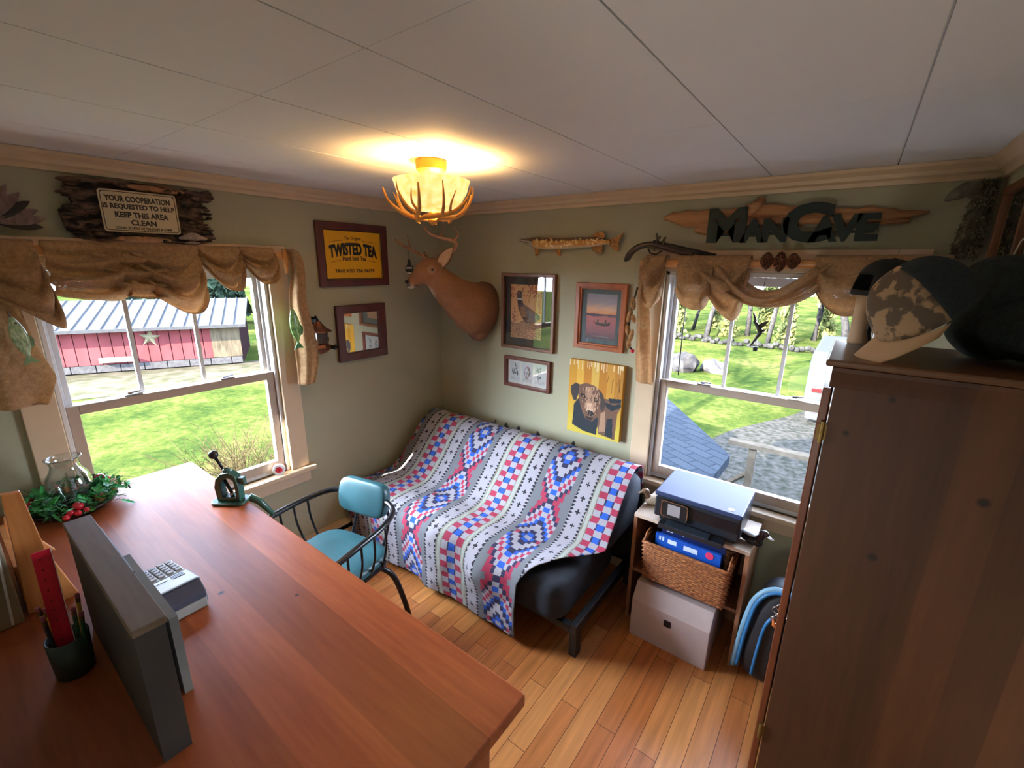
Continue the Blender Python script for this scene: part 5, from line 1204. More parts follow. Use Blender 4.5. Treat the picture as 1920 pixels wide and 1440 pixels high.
def swag(M, u0, u1, ztop, zb, w0=.08, skew=0., bulge=.04, folds=3., asym=0., opening=0., ph_=0., wrap=.03, nu=48, nv=44, peak=.8, fa=.022, side=.085):
    """a cloth swag hung over the rod between u0 and u1: pleats hang as nested curves, lowest point at zb"""
    def fn(s, t):
        sn = math.sin(PI*s) if 0 < s < 1 else 0
        c = sn**peak if sn > 0 else 0
        c2 = math.sin(PI*s**(1+asym))**peak if 0 < s < 1 else 0
        op = opening*(sn**1.5 if sn > 0 else 0)
        zl = ztop-side*(1-c2)-(ztop-zb)*c2
        if t < .1:            # over the rod
            a = PI*(1-t/.1*.75)
            return (u0+(u1-u0)*s, ztop-op+wrap*.62*math.sin(a), w0+wrap*math.cos(a))
        q = (t-.1)/.9
        zs = ztop-op+wrap*.44; z = zs-(zs-min(zl, zs-.05))*q
        pl = math.sin(q*folds*2*PI+ph_-c*2.6+s*3.2); pl = math.copysign(abs(pl)**.75, pl)
        w = w0+wrap*.92+bulge*math.sin(PI*min(1, q*1.05)*.75)*c+fa*pl*(.2+c)*min(1, q*3)+.006*nz(s*3, q*3, ph_+u0, 1.7)
        u = u0+(u1-u0)*s+skew*q*c+.010*pl*q*(1-c)+.008*nz(s*2, q*4, ph_, 2)
        return (u, z+.006*pl*c*q, w)
    b = MB(M); return b.grid(fn, nu, nv)
bv = thing('burlap_valance', (.09, -1.66, 1.6), 'brown burlap swag curtain draped along the pine rod over the left window', 'curtain')
for args in (dict(u0=-2.25, u1=-2.06, zb=1.575, skew=.09, bulge=.08, folds=3.5, asym=.5, side=.15, peak=.6), dict(u0=-2.04, u1=-1.82, zb=1.668, skew=.03, folds=3.5, ph_=1, bulge=.05, asym=.1, peak=.45, side=.17), dict(u0=-1.92, u1=-1.64, zb=1.664, skew=.04, folds=4.0, ph_=2, bulge=.03, peak=.5, side=.14),
             dict(u0=-1.80, u1=-1.56, zb=1.597, skew=.045, bulge=.07, folds=3.6, asym=.35, ph_=3, side=.12, peak=.55), dict(u0=-1.55, u1=-1.39, zb=1.684, folds=2.6, ph_=4, skew=.03, bulge=.05, asym=.15, side=.05, peak=.5), dict(u0=-1.38, u1=-1.225, zb=1.712, folds=2.4, ph_=5, skew=.02, bulge=.05, asym=.1, side=.05, peak=.5)):
    swag(WA, ztop=1.868, **args).obj('swag', M_['burlap'], bv, smooth=True, solid=.0025)
def tail(M, path, widths, twist, nu=14, nv=36, curl=.02, ph_=0.):
    P_ = smooth_path(path, 8); n_ = len(P_)-1
    def fn(s, t):
        i_ = min(n_-1, int(t*n_)); f = t*n_-i_; p_ = P_[i_].lerp(P_[i_+1], f); w_ = float(np.interp(t, np.linspace(0, 1, len(widths)), widths)); a = float(np.interp(t, np.linspace(0, 1, len(twist)), twist)); x = s-.5
        fo = curl*math.sin(x*7+ph_+t*2)
        return (p_.x+x*w_*math.cos(a)-fo*math.sin(a), p_.y, p_.z+x*w_*math.sin(a)+fo*math.cos(a))
    return MB(M).grid(fn, nu, nv)
tail(WA, [(-1.150, 1.884, .088), (-1.13, 1.858, .105), (-1.12, 1.78, .11), (-1.135, 1.62, .105), (-1.115, 1.45, .10), (-1.105, 1.30, .10), (-1.125, 1.165, .10)], [.05, .07, .07, .085, .11, .12, .085], [.3, .9, 1.0, .8, .5, .2, .3], curl=.014).obj('tail', M_['burlap'], bv, smooth=True, solid=.0025)
tail(WA, [(-2.20, 1.886, .09), (-2.21, 1.85, .122), (-2.21, 1.70, .12), (-2.20, 1.52, .12), (-2.185, 1.40, .12), (-2.19, 1.30, .11)], [.14, .15, .14, .17, .19, .12], [.1, 0, .1, -.1, .1, .2], curl=.022, ph_=1).obj('tail', M_['burlap'], bv, smooth=True, solid=.0025)

bw = thing('burlap_valance', (2.1, -.09, 1.6), 'brown burlap swag curtain draped along the round rod over the right window', 'curtain')
for args in (dict(u0=1.572, u1=1.68, zb=1.618, folds=1.3, peak=.3, bulge=.05, asym=.2, side=.12), dict(u0=1.74, u1=1.90, zb=1.625, skew=.03, folds=1.4, ph_=1, peak=.4, bulge=.06, side=.14), dict(u0=1.80, u1=2.05, zb=1.588, skew=.05, folds=2.2, ph_=2, asym=.6, peak=.7, bulge=.03), dict(u0=1.90, u1=2.36, zb=1.655, opening=.15, folds=2, ph_=3, peak=.75, bulge=.06),
             dict(u0=2.29, u1=2.50, zb=1.64, skew=.03, folds=1.6, ph_=4, peak=.5, bulge=.05), dict(u0=2.46, u1=2.70, zb=1.665, folds=2, ph_=5, peak=.5)):
    swag(WB, ztop=1.858, w0=.082, **args).obj('swag', M_['burlap'], bw, smooth=True, solid=.0025)
tail(WB, [(1.585, 1.86, .085), (1.57, 1.845, .11), (1.572, 1.70, .11), (1.59, 1.50, .105), (1.60, 1.35, .10), (1.615, 1.222, .10)], [.05, .065, .075, .09, .10, .105], [.9, .7, .5, .35, .3, .3], curl=.012).obj('tail', M_['burlap'], bw, smooth=True, solid=.0025)

def small_fish(M, o_, ln, label, colr, rot, group=None):
    f_ = thing('fish_ornament', M @ V(o_), label, 'fish', group)
    Mf = M @ Matrix.Translation(o_) @ Matrix.Rotation(rot, 4, 'Z')
    us_ = [ln*k_/16 for k_ in range(17)]; pts_ = [(u-ln/2, .0, 0) for u in us_]
    rd = [(max(.002, .30*h_), max(.003, h_)) for h_ in [ln*.145*math.sin(PI*min(1, (k_/16*.93+.06)))**.9*(1 if k_ < 13 else 1-.09*(k_-12)) for k_ in range(17)]]
    MB(Mf).loft(pts_, rd, 16, upv=(0, 1, 0)).obj('body', mat('fish_'+colr[0], colr[1], .3, col2=colr[2], vs=60, coat=.4, stretch=(1, 2.5, 1)), f_, smooth=True)
    fm = mat('fin_'+colr[0], colr[2], .5, var=.3)
    MB(Mf).prism([(ln*.42, .004), (ln*.62, ln*.15), (ln*.58, 0), (ln*.62, -ln*.15), (ln*.42, -.004)], -.0015, .0015).obj('tail_fin', fm, f_)
    MB(Mf).prism([(-ln*.1, ln*.125), (ln*.05, ln*.21), (ln*.22, ln*.17), (ln*.25, ln*.08)], -.0015, .0015).obj('dorsal_fin', fm, f_)
    MB(Mf).ell((-ln*.36, ln*.03, .013), .004, 8, 6).obj('eye', eyem, f_, smooth=True)
    b_ = MB(Mf); b_.loft([(-ln*.45, 0, 0), (-ln*.55, .0, -.006), (-ln*.62, .0, -.02)], .0012, 5); b_.obj('hook', M_['blackmetal'], f_)
    return f_
small_fish(WA, (-2.158, 1.555, .165), .15, 'small pale green fish ornament hung on the left burlap tail', ('pale', L(196, 214, 176), L(120, 150, 112)), -1.45)
small_fish(WA, (-1.170, 1.49, .125), .19, 'long bright green fish ornament hung on the narrow burlap tail near the lantern', ('green', L(170, 222, 140), L(60, 120, 60)), -1.5)
# dried stem cluster on the right window's tail
df = thing('dried_pods', (1.545, -.14, 1.36), 'bunch of dried brown pods hung beside the burlap tail left of the right window', 'dried plant')
pod = mat('dried_pod', L(150, 108, 66), .8, var=.4, vs=40)
MB(WB).loft(smooth_path([(1.56, 1.72, .14), (1.545, 1.62, .15), (1.535, 1.52, .15), (1.54, 1.44, .15), (1.562, 1.40, .15)], 5), .005, 7).obj('stem', mat('dark_stem', L(60, 48, 38), .8), df, smooth=True)
for (u, v, a, ln) in ((1.552, 1.64, .2, .07), (1.538, 1.575, -.25, .075), (1.56, 1.565, .5, .05), (1.535, 1.50, .2, .07), (1.555, 1.475, -.2, .075), (1.545, 1.43, .1, .05)):
    MB(WB @ Matrix.Translation((u, v, .158)) @ Matrix.Rotation(a, 4, 'Z')).ell((0, 0, 0), (.014, ln/2, .012), 10, 8).obj('pod', pod, df, smooth=True)
MB(WB).ell((1.566, 1.396, .15), (.012, .011, .01), 10, 8).obj('red_berry', redb, df, smooth=True)
# pine cone cluster in the swag opening
for cx_, cy_, r0, lb_ in ((2.115, 1.852, .030, 'dark pine cone on the rod in the open swag, nearest the pistol'), (2.165, 1.848, .036, 'largest dark pine cone in the middle of the open swag'), (2.212, 1.852, .026, 'smallest dark pine cone in the open swag, nearest the armoire')):
    pc = thing('pine_cone', WB @ V((cx_, cy_, .105)), lb_, 'pine cone', 'pine cones in the open swag')
    b = MB(WB)
    for j in range(8):
        for k_ in range(9):
            a = 2*PI*k_/9+j*.4; r = r0*math.sin(PI*(j+.8)/8.4); b.ell((cx_+(j-3.5)*.006, cy_+r*math.cos(a), .105+r*math.sin(a)), (.005, .009, .009), 6, 4)
    b.obj('scales', mat('cone_brown', L(112, 66, 42), .7, var=.45, vs=40) if 'cone_brown' not in bpy.data.materials else bpy.data.materials['cone_brown'], pc)
# hummingbird ornament and blind cord in the right window
hb = thing('bird_ornament', (2.115, -.03, 1.46), 'dark hanging bird ornament with a tiny pot in the right window', 'ornament')
brz = mat('dark_bronze', L(52, 44, 40), .4, metal=.4, var=.2)
b = MB(WB); b.loft(smooth_path([(2.088, 1.588, .03), (2.10, 1.572, .03), (2.115, 1.553, .03), (2.12, 1.535, .03), (2.106, 1.505, .03), (2.088, 1.468, .03)], 4), lerp_list([.005, .008, .012, .010, .006, .003], 21), 10); b.obj('body', brz, hb, smooth=True)
b = MB(WB); b.prism([(2.098, 1.565), (2.135, 1.588), (2.152, 1.592), (2.142, 1.578), (2.122, 1.552)], .032, .035).prism([(2.092, 1.575), (2.084, 1.60), (2.078, 1.622), (2.083, 1.624), (2.094, 1.602), (2.104, 1.575)], .024, .027); b.obj('wing', brz, hb)
b = MB(WB); b.loft([(2.12, 1.545, .03), (2.135, 1.545, .035), (2.142, 1.548, .04)], [.006, .005, .001], 6); b.obj('beak', brz, hb)
MB(WB).loft([(2.108, 1.78, .03), (2.105, 1.57, .03)], .0012, 5).obj('cord', M_['black'], hb)
b = MB(WB)
for k_ in range(6): b.ring([(2.111+.004*math.cos(a), 1.518-.008*k_+.006*math.sin(a)) for a in [PI*2*i_/8 for i_ in range(8)]], [(2.111+.0026*math.cos(a), 1.518-.008*k_+.0042*math.sin(a)) for a in [PI*2*i_/8 for i_ in range(8)]], .029, .031)
b.obj('chain', M_['blackmetal'], hb)
MB(WB).lathe([(0, .0), (.009, 0), (.012, .02), (.0095, .02), (.0075, .003), (0, .003)], 14, M=Matrix.Translation((2.111, 1.448, .03)) @ Matrix.Rotation(-PI/2, 4, 'X')).obj('pot', M_['black'], hb)
o = MB(WB).loft([(1.772, 1.80, .016), (1.770, 1.50, .016), (1.771, 1.275, .016)], .0028, 6).obj('blind_cord', M_['black'], smooth=True)
tag(o, 'thin dark cord hanging at the left edge of the right window', 'cord')
# tape roll on the left sill
tr_ = thing('tape_roll', (.02, -1.30, .66), 'small white tape roll with a red centre standing on the left window sill', 'tape')
Mt = Matrix.Translation((.02, -1.30, .6925)) @ Matrix.Rotation(math.radians(60), 4, 'Z') @ Matrix.Rotation(PI/2, 4, 'X')
MB(Mt).lathe([(.019, -.010), (.031, -.010), (.032, -.008), (.032, .008), (.031, .010), (.019, .010), (.019, -.010)], 28, cap=False).obj('tape', M_['white'], tr_, smooth=False)
MB(Mt).lathe([(.0, -.009), (.0188, -.009), (.0188, .0095), (.012, .0095), (.009, .006), (0, .006)], 28).obj('core', mat('red_core', L(206, 40, 60), .5), tr_)

# ---------------------------------------------------------------- pelt / feather mount in the far corner
fb = thing('feathered_mount', (2.735, -.06, 1.88), 'shaggy grey brown feathered mount hanging in the far right corner', 'mount')
rs = random.Random(31); furm = mat('mottled_feather', L(150, 142, 116), .9, col2=L(70, 72, 58), vs=30)
b = MB(WB); b.loft(smooth_path([(2.745, 2.12, .05), (2.74, 2.05, .055), (2.733, 1.97, .055), (2.725, 1.87, .05)], 4), lerp_list([.02, .024, .026, .03], 13), 12); b.obj('core', mat('dark_pelt', L(80, 78, 62), .95, var=.3), fb, smooth=True)
b = MB(WB)
for i_ in range(1500):
    t = rs.random(); u = 2.745-.02*t; v = 2.125-.255*t; a = rs.uniform(0, 2*PI); r = (.022+.010*t)
    p_ = V((u+r*math.cos(a), v, .05+r*math.sin(a))); p_.x = min(p_.x, 2.785); p_.z = max(p_.z, .004); d = V((math.cos(a)*.6+rs.gauss(0, .2), -1+rs.gauss(0, .5), math.sin(a)*.6)).normalized(); s_ = d.cross(V((rs.gauss(0, 1), rs.gauss(0, 1), rs.gauss(0, 1)))).normalized()
    if t < .08: d.y = rs.uniform(-.2, .8)
    q = p_+d*rs.uniform(.010, .022); q.x = min(q.x, 2.787); q.z = max(q.z, .003)
    b.add([p_-s_*.004, p_+s_*.004, q], [(0, 1, 2)])
b.obj('feathers', furm, fb)
b = MB(WB); b.loft(smooth_path([(2.72, 2.10, .06), (2.69, 2.095, .075), (2.662, 2.078, .085), (2.638, 2.062, .088)], 4), lerp_list([.02, .026, .02, .005], 13), 10); b.obj('pale_wing', mat('pale_wing', L(112, 108, 98), .85, var=.3, vs=40), fb, smooth=True)

# ---------------------------------------------------------------- printer stand and what it carries
ply = wood('stand_plywood', L(150, 104, 76), L(110, 70, 48), 0, .55, 2); plv = wood('stand_side', L(150, 104, 76), L(110, 70, 48), 2, .55, 2)
SX0, SX1, SY0, SY1, SZ = 1.735, 2.265, -.37, -.075, .62
sd2 = thing('printer_stand', (2.0, -.22, 0), 'open brown wooden stand under the printer at the right window', 'stand')
MB().box((SX0, SY0, SZ-.018), (SX1, SY1, SZ)).obj('top', mat('stand_top', L(196, 176, 160), .5, var=.06), sd2, bev=.002)
for x in (SX0, SX1-.018): MB().box((x, SY0, 0), (x+.018, SY1, SZ-.0185)).obj('side_panel', plv, sd2, bev=.001)
MB().box((SX0+.0185, SY0+.004, .292), (SX1-.0185, SY1, .308)).obj('shelf', ply, sd2)
MB().box((SX0+.0185, SY1-.008, .02), (SX1-.0185, SY1-.0005, SZ-.02)).obj('back_panel', plv, sd2)

prn = thing('printer', (2.02, -.215, SZ), 'black inkjet printer with a blue grey lid on the wooden stand', 'printer')
pb_ = mat('printer_black', L(30, 34, 42), .3, var=.06); X0, X1, Y0, Y1 = 1.832, 2.212, -.375, -.078
MB().box((X0, Y0, SZ+.03), (X1, Y1, .760)).obj('body', pb_, prn, bev=.008)
MB().box((X0+.02, Y0+.03, SZ+.001), (X1-.02, Y1, SZ+.0295)).obj('base', M_['black'], prn, bev=.003)
MB().box((X0-.002, Y0-.004, .7605), (X1+.002, Y1+.002, .782)).obj('lid', mat('printer_lid', L(52, 62, 96), .45, var=.03, spec=.15), prn, bev=.005)
Mp2 = Matrix(((1, 0, 0, 0), (0, 0, -1, 0), (0, 1, 0, 0), (0, 0, 0, 1)))
pnl = MB(Mp2).prism(rrect(1.868, .668, 1.992, .752, .014), .3755, .388).obj('control_panel', M_['black'], prn, bev=.002)
b = MB(Mp2); b.ring(rrect(1.868, .668, 1.992, .752, .014), rrect(1.872, .672, 1.988, .748, .011), .3885, .390); b.obj('silver_rim', M_['chrome'], pnl)
MB(Mp2).box((1.899, .683, .3882), (1.957, .738, .3895)).obj('screen', mat('lcd_screen', L(150, 145, 150), .15, var=.02), pnl)
MB().box((1.872, -.43, SZ-.018+.02), (2.16, Y0-.0005, .648)).obj('output_tray', pb_, prn, bev=.004)
MB().box((1.905, -.4365, .6485), (2.10, -.38, .6535)).obj('tray_flap', mat('tray_gloss', L(44, 54, 66), .12), prn, bev=.002)
MB().box((2.01, Y0-.0025, .69), (2.20, Y0-.0003, .742)).obj('front_panel', mat('front_gloss', L(20, 22, 28), .1), prn)
b = MB(); b.lathe([(0, 0), (.0125, 0), (.0125, .0012), (0, .0014)], 20, (2.162, -.345, .7822)); b.obj('badge', M_['chrome'], prn)

def decoy(name_lbl, o_, rz, s_, mats):
    d_ = thing('duck_decoy', o_, name_lbl, 'decoy')
    Md_ = Matrix.Translation(o_) @ Matrix.Rotation(rz, 4, 'Z') @ Matrix.Scale(s_, 4)
    b = MB(Md_); q = smooth_path([(-.075, 0, .045), (-.05, 0, .036), (0, 0, .034), (.045, 0, .036), (.065, 0, .042)], 5)
    b.loft(q, list(zip(lerp_list([.006, .026, .036, .03, .01], len(q)), lerp_list([.006, .024, .034, .032, .014], len(q)))), 18); b.obj('body', mats[0], d_, smooth=True)
    b = MB(Md_); q = smooth_path([(-.07, 0, .052), (-.04, 0, .056), (0, 0, .059), (.035, 0, .058)], 4); b.loft(q, list(zip(lerp_list([.004, .022, .03, .02], len(q)), lerp_list([.003, .008, .012, .008], len(q)))), 14); b.obj('back', mats[1], d_, smooth=True)
    b = MB(Md_); q = smooth_path([(.045, 0, .05), (.058, 0, .075), (.062, 0, .094), (.078, 0, .098), (.094, 0, .092)], 5); b.loft(q, lerp_list([.021, .017, .019, .017, .009], len(q)), 14); b.ell((.068, 0, .094), (.022, .018, .019), 14, 10); b.obj('head', mats[2], d_, smooth=True)
    b = MB(Md_); q = [(.088, 0, .092), (.105, 0, .085), (.122, 0, .083)]; b.loft(q, [(.009, .008), (.009, .005), (.006, .003)], 10); b.obj('bill', mats[3], d_, smooth=True)
    for s in (-1, 1): MB(Md_).ell((.076, s*.0165, .098), .0035, 8, 6).obj('eye', eyem, d_, smooth=True)
    return d_
dwh = mat('decoy_cream', L(206, 190, 170), .5, var=.08); dbr = mat('decoy_brown', L(120, 90, 70), .5, var=.15); dbk = mat('decoy_black', L(28, 26, 30), .35); dmr = mat('decoy_maroon', L(52, 28, 34), .35); dgr = mat('decoy_grey', L(196, 196, 200), .4)
decoy('cream duck decoy at the left end of the printer stand', (1.787, -.225, SZ+.0005), math.radians(214), .78, (dwh, dwh, dbr, dwh))
decoy('black and white duck decoy at the right of the printer', (2.2465, -.285, SZ+.0005), math.radians(-22), .80, (dbk, dgr, dmr, dgr))

# wicker basket with blue packs
wk = mat('wicker', L(176, 112, 66), .6, col2=L(110, 60, 32), vs=90, bump=.8, bs=120, detail=2)
bk_ = thing('wicker_basket', (2.0, -.25, .31), 'brown woven wicker basket on the shelf of the printer stand', 'basket')
def sqr(u0, u1, y0, y1, z, n_=18):
    return [(u0+(u1-u0)*i_/n_, y0, z) for i_ in range(n_)]+[(u1, y0+(y1-y0)*i_/n_, z) for i_ in range(n_)]+[(u1-(u1-u0)*i_/n_, y1, z) for i_ in range(n_)]+[(u0, y1-(y1-y0)*i_/n_, z) for i_ in range(n_)]
b = MB(); BX_0, BX_1, BY_0, BY_1 = 1.822, 2.190, -.405, -.115
for j in range(17):
    z = .318+j*.0115; e = j*.0006
    pts_ = sqr(BX_0-e, BX_1+e, BY_0-e, BY_1+e, z, 20); n_ = len(pts_)
    pts_ = [V(p_) for p_ in pts_]; c_ = V(((BX_0+BX_1)/2, (BY_0+BY_1)/2, z))
    for i_ in range(n_):
        o_ = (p_ := pts_[i_])-c_; o_.z = 0; pts_[i_] = p_+o_.normalized()*(.0045 if (i_+j) % 2 else -.0035)
    b.loft(pts_, .0068, 6, closed=True)
b.obj('woven_wall', wk, bk_, smooth=True)
b = MB()
for p_ in sqr(BX_0, BX_1, BY_0, BY_1, 0, 10): b.loft([(p_[0], p_[1], .309), (p_[0], p_[1], .505)], .004, 5)
b.obj('stake', wk, bk_)
b = MB(); b.loft([V(p_) for p_ in sqr(BX_0-.012, BX_1+.012, BY_0-.012, BY_1+.012, .512, 12)], .009, 8, closed=True); b.obj('rim', wk, bk_, smooth=True)
b = MB(); b.box((BX_0, BY_0, .309), (BX_1, BY_1, .314)); b.obj('bottom', wk, bk_)
for x, y in ((BX_0-.008, BY_0+.02), (BX_1+.008, BY_0+.02)): MB().loft([(x, y-.03, .515), (x, y+.0, .548), (x, y+.05, .548), (x, y+.09, .515)], .005, 7).obj('handle', wk, bk_, smooth=True)
blue = mat('blue_card', L(26, 84, 190), .4, var=.05); dblue = mat('dark_blue_card', L(14, 30, 84), .4)
def pack(x0, x1, y0, y1, z1, m, lb_, deco):
    p_ = thing('paper_pack', ((x0+x1)/2, (y0+y1)/2, .3145), lb_, 'paper pack', 'blue packs in the wicker basket')
    MB().box((x0, y0, .315), (x1, y1, z1)).obj('box', m, p_, bev=.002)
    for (a0, a1, b0, b1) in deco: MB().box((x0+(x1-x0)*a0, y0-.0006, z1-b1), (x0+(x1-x0)*a1, y0-.0001, z1-b0)).obj('white_print', mat('pack_white', L(210, 222, 240), .5) if 'pack_white' not in bpy.data.materials else bpy.data.materials['pack_white'], p_)
    return p_
pack(1.852, 2.155, -.372, -.352, .556, blue, 'bright blue paper pack at the front of the wicker basket', [(.06, .09, .008, .03), (.11, .14, .008, .03), (.20, .34, .012, .034), (.45, .66, .015, .04)])
pack(1.872, 2.165, -.346, -.331, .598, dblue, 'dark blue paper pack standing behind the bright blue one', [(.08, .18, .01, .03), (.24, .30, .012, .026), (.34, .37, .01, .03), (.62, .65, .01, .026), (.70, .72, .012, .026), (.78, .84, .014, .022)])
b = MB(); b.lathe([(0, 0), (.018, 0), (.018, .0016), (0, .0018)], 20, M=Matrix.Translation((2.105, -.3722, .535)) @ Matrix.Rotation(PI/2, 4, 'X'))
b.obj('pink_sticker', mat('pink_sticker', L(226, 60, 110), .5), bpy.data.objects['paper_pack'])
# white file box below
fbx = thing('file_box', (1.985, -.24, 0), 'pale lavender white storage box standing under the wicker basket', 'box')
wb_ = mat('pale_box', L(176, 160, 160), .6, var=.04)
MB().prism([(-.47, .0), (-.13, .0), (-.13, .265), (-.415, .285), (-.47, .21)], 1.80, 2.17, MX).obj('carton', wb_, fbx, bev=.003)
b = MB(Mp2); b.prism(rrect(1.965, .14, 2.0, .175, .006), .4705, .473); b.obj('label_holder', M_['blackmetal'], fbx)

# backpack by the armoire
bp = thing('backpack', (2.40, -.36, 0), 'black backpack with blue piping leaning by the armoire', 'backpack')
b = MB(); pill(Matrix.Translation((2.42, -.33, .26)) @ Matrix.Rotation(math.radians(8), 4, 'Y'), .125, .10, .255, .55).obj('bag', mat('black_nylon', L(24, 26, 32), .5, var=.2, bump=.2), bp, smooth=True, weld=True)
bpi = mat('blue_piping', L(40, 104, 156), .4)
def arc(y, w_, h_, r_, z0, m, nm):
    q = smooth_path([(2.42-w_*1.15, y, z0), (2.42-w_*1.02, y-.006, z0+h_*.5), (2.42-w_*.8, y-.004, z0+h_*.85), (2.42-w_*.3, y+.008, z0+h_), (2.42+w_*.4, y+.008, z0+h_)], 6)
    MB().loft(q, r_, 8).obj(nm, m, bp, smooth=True)
arc(-.415, .115, .43, .008, .07, bpi, 'piping'); arc(-.40, .13, .455, .012, .05, mat('pale_blue_trim', L(110, 150, 176), .4), 'top_trim'); arc(-.43, .06, .33, .007, .07, bpi, 'piping')
b = MB()
for k_ in range(5):
    c_ = V((2.40+.012*(k_ % 3), -.442, .40+.016*k_)); b.loft([c_+V((.016*math.cos(a), .003*math.sin(2*a), .016*math.sin(a))) for a in [2*PI*i_/14 for i_ in range(14)]], .0035, 6, closed=True)
b.obj('key_ring', M_['chrome'], bp, smooth=True)
MB().loft([(2.395, -.438, .40), (2.40, -.445, .375), (2.408, -.44, .36)], [.006, .009, .004], 8).obj('orange_charm', mat('orange_charm', L(196, 104, 50), .5), bp, smooth=True)

# ---------------------------------------------------------------- armoire
ARX0, ARX1, ARY0, ARY1, ARZ = 2.428, 3.0, -.95, -.535, 1.6
ar = thing('armoire', (2.7, -.74, 0), 'tall dark knotty wood armoire filling the right side', 'armoire')
kn = [(2.762-2.7, -.95+.74, 1.304, .012), (2.596-2.7, -.95+.74, 1.083, .011), (2.484-2.7, -.95+.74, 1.409, .007), (2.56-2.7, -.95+.74, 1.515, .007)]
darkp = wood('dark_knotty_pine', L(92, 52, 24), L(58, 31, 15), 2, .5, 1.6, 18, knots=kn, boards=(0, .095))
dkt = wood('dark_pine_top', L(112, 76, 46), L(84, 54, 32), 0, .35, 1.6, 18, coat=.2)
MB().box((ARX0+.012, ARY0, .06), (ARX1, ARY0+.018, ARZ-.06)).box((ARX0+.012, ARY1-.018, .06), (ARX1, ARY1, ARZ-.06)).obj('side_panel', darkp, ar, bev=.002)
MB().box((ARX1-.01, ARY0+.0185, .06), (ARX1, ARY1-.0185, ARZ-.06)).box((ARX0+.012, ARY0+.0185, .06), (ARX1-.0105, ARY1-.0185, .08)).obj('carcass', darkp, ar)
MB().box((ARX0-.016, ARY0-.018, ARZ-.018), (ARX1+.01, ARY1, ARZ)).obj('top', dkt, ar, bev=.005)
b = MB(); b.prism([(0, ARZ-.075), (-.004, ARZ-.06), (-.014, ARZ-.03), (-.016, ARZ-.0185), (.02, ARZ-.0185), (.02, ARZ-.075)], ARX0, ARX1, Matrix(((0, 0, 1, 0), (1, 0, 0, ARY0), (0, 1, 0, 0), (0, 0, 0, 1)))); b.obj('cornice', darkp, ar, bev=.001)
dredge = wood('door_edge', L(120, 62, 34), L(84, 40, 22), 2, .35, 2)
dr = MB().box((ARX0-.012, ARY0+.004, .08), (ARX0+.008, ARY1-.004, ARZ-.08)).obj('door', dredge, ar, bev=.003)
for z in (1.40, .35): b = MB(); b.loft([(ARX0+.004, ARY0-.002, z-.03), (ARX0+.004, ARY0-.002, z+.03)], .006, 10).box((ARX0-.008, ARY0-.001, z-.022), (ARX0+.014, ARY0+.0, z+.022)); b.obj('hinge', M_['brass'], dr)
for x in (ARX0+.012, ARX1-.07):
    for y in (ARY0+.002, ARY1-.06): MB().box((x, y, 0), (x+.055, y+.055, .06)).obj('foot', darkp, ar, bev=.004)

# things on the armoire: mug, black cap, camouflage cap, black bag, pale box, rod
mg = thing('stein_mug', (2.478, -.62, ARZ), 'pale stoneware mug with a black handle under the black cap', 'mug')
MB().lathe([(0, .001), (.028, .001), (.030, .01), (.0275, .03), (.026, .11), (.029, .155), (.0265, .155), (.0235, .11), (.024, .01), (0, .008)], 28, (2.474, -.62, ARZ)).obj('body', mat('stoneware', L(196, 164, 128), .5, var=.05), mg, smooth=True)
b = MB(); b.loft(smooth_path([(2.50, -.628, ARZ+.125), (2.497, -.655, ARZ+.128), (2.492, -.678, ARZ+.10), (2.492, -.675, ARZ+.05), (2.50, -.642, ARZ+.018)], 5), .0045, 8); b.obj('handle', M_['black'], mg, smooth=True)
MB().box((2.503, -.634, ARZ+.02), (2.5045, -.612, ARZ+.13)).obj('silver_band', M_['chrome'], mg)

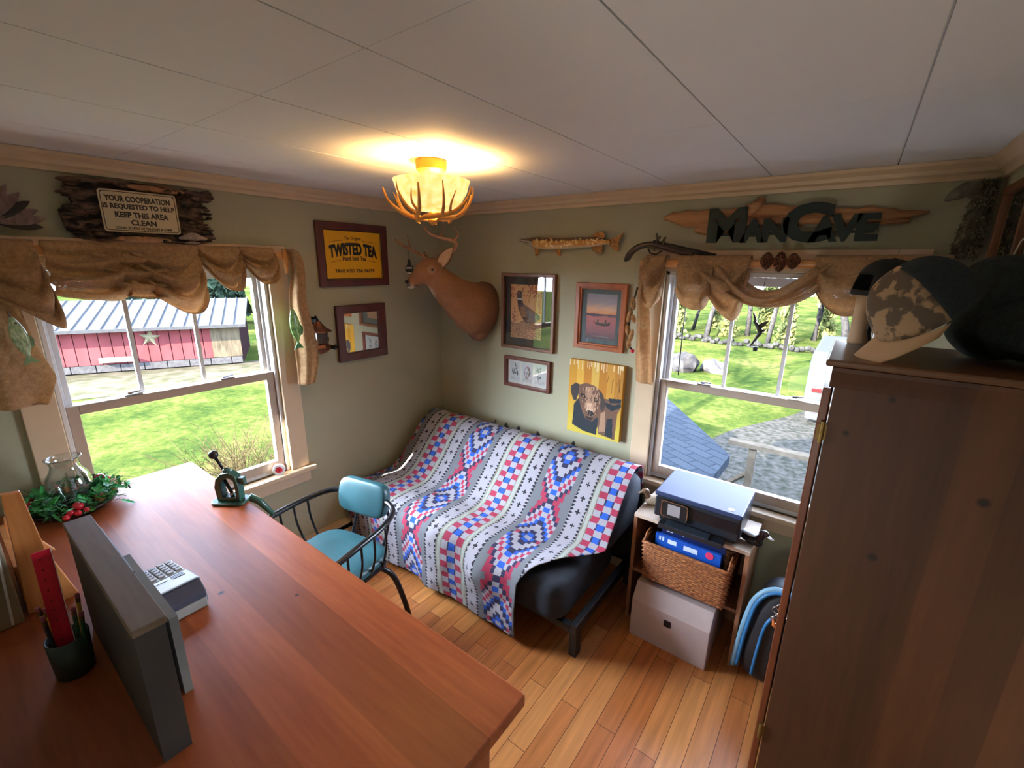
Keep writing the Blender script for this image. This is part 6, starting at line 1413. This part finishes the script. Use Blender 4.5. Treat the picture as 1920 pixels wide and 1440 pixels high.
def cap(name, label, o_, rz, tilt, s_, mcrown, mfront, mbrim, brim=True, brimdir=0.):
    c_ = thing(name, o_, label, 'cap')
    Mc_ = Matrix.Translation(o_) @ Matrix.Rotation(rz, 4, 'Z') @ Matrix.Rotation(tilt, 4, 'Y') @ Matrix.Scale(s_, 4)
    def crown(front):
        def g(a, t):
            ang = (a-.5)*(PI*.95) if front else PI/2*.95+a*(PI*2-PI*.95)
            r = math.cos(t*PI/2)**.72; fx = 1.08 if math.cos(ang) > 0 else 1.02
            z = .125*math.sin(t*PI/2)**.9
            return (.098*fx*math.cos(ang)*r, .082*math.sin(ang)*r, z)
        return g
    if mfront is not mcrown:
        MB(Mc_).grid(crown(True), 24, 14).obj('front_panel', mfront, c_, smooth=True, solid=.003); MB(Mc_).grid(crown(False), 28, 14).obj('crown', mcrown, c_, smooth=True, solid=.003)
    else:
        def full(a, t):
            ang = .22+PI+a*(2*PI-.44); r = math.cos(t*PI/2)**.72; return (.1*math.cos(ang)*r, .084*math.sin(ang)*r, .125*math.sin(t*PI/2)**.9)
        def full2(a, t):      # crown with the strap opening at the back
            ang = a*2*PI; r = math.cos(t*PI/2)**.72; return (.1*math.cos(ang)*r, .084*math.sin(ang)*r, .125*math.sin(t*PI/2)**.9)
        b = MB(Mc_); nu, nv = 40, 14; vs = [full2(i_/nu, j/nv) for j in range(nv+1) for i_ in range(nu+1)]
        fs = []
        for j in range(nv):
            for i_ in range(nu):
                if abs(i_+.5-nu/2) < 3.6 and 1 <= j < 5: continue
                fs.append((j*(nu+1)+i_, j*(nu+1)+i_+1, (j+1)*(nu+1)+i_+1, (j+1)*(nu+1)+i_))
        b.add(vs, fs).obj('crown', mcrown, c_, smooth=True, solid=.003)
    def br(a, t):
        ang = (a-.5)*PI*.92; r0x, r0y = .103, .083; L_ = .100*math.cos(ang)**.6 if abs(ang) < PI/2 else 0
        x = r0x*math.cos(ang)+L_*t*1.0; y = r0y*math.sin(ang)*(1-.06*t)
        return (x, y, .004-.10*(y*y)/.0083*.1*1.0-.012*t-.9*y*y*t)
    MB(Mc_).grid(br, 24, 10).obj('brim', mbrim, c_, smooth=True, solid=.004)
    b = MB(Mc_); b.ell((0, 0, .126), (.008, .008, .005), 10, 6); b.obj('button', mbrim if mfront is not mcrown else mcrown, c_, smooth=True)
    return c_
camo = mat('camo_cloth', L(168, 140, 108), .9, col2=L(96, 84, 70), vs=26, ramp=(.48, .54)); mesh_ = mat('dark_mesh', L(30, 40, 44), .9, var=.3, vs=200); blk = mat('black_cloth', L(22, 28, 30), .9, var=.2); tan_ = mat('tan_cloth', L(180, 146, 108), .9, var=.06)
cap('baseball_cap', 'black cap with its strap opening showing, sitting on the stoneware mug', (2.512, -.615, ARZ+.145), math.radians(28), math.radians(4), .86, blk, blk, blk)
cap('baseball_cap', 'camouflage mesh back cap with a tan brim at the armoire edge', (2.602, -.83, ARZ+.120), math.radians(203), math.radians(41), 1.12, mesh_, camo, tan_)
# black duffel
b = MB(); b.ell((2.85, -.74, ARZ+.085), (.15, .17, .085), 24, 14).ell((2.755, -.655, ARZ+.175), (.10, .09, .095), 20, 12).ell((2.86, -.70, ARZ+.12), (.11, .12, .07), 20, 12).ell((2.735, -.675, ARZ+.07), (.085, .11, .075), 20, 12).ell((2.80, -.62, ARZ+.15), (.13, .06, .09), 20, 12)
b.v = [p_+V((nz(p_.x, p_.y, p_.z, 9), nz(p_.y, p_.z, p_.x, 9), nz(p_.z, p_.x, p_.y, 9)))*.014 for p_ in b.v]
for i_, p_ in enumerate(b.v): b.v[i_] = V((p_.x, max(min(p_.y, -.56), -.96), max(p_.z, ARZ+.001)))
tag(b.obj('fleece_bundle', mat('black_fleece', L(20, 30, 26), .95, var=.5, vs=60, bump=.8, bs=150), remesh=.008, relax=5, smooth=True), 'bulky black fleece bundle heaped on the armoire top', 'bundle')
o = MB().box((2.785, -.70, ARZ+.205), (2.99, -.60, ARZ+.230)).obj('flat_box', mat('beige_carton', L(206, 170, 130), .6, var=.04), bev=.003)
tag(o, 'flat beige box lying on the black bundle at the right edge', 'box')
o = MB().loft([(2.735, -.60, 1.76), (2.762, -.60, 1.90), (2.83, -.62, 2.02)], .0022, 6).obj('thin_rod', mat('pale_rod', L(190, 190, 170), .4), smooth=True)
tag(o, 'thin pale rod slanting up out of the black bundle', 'rod')
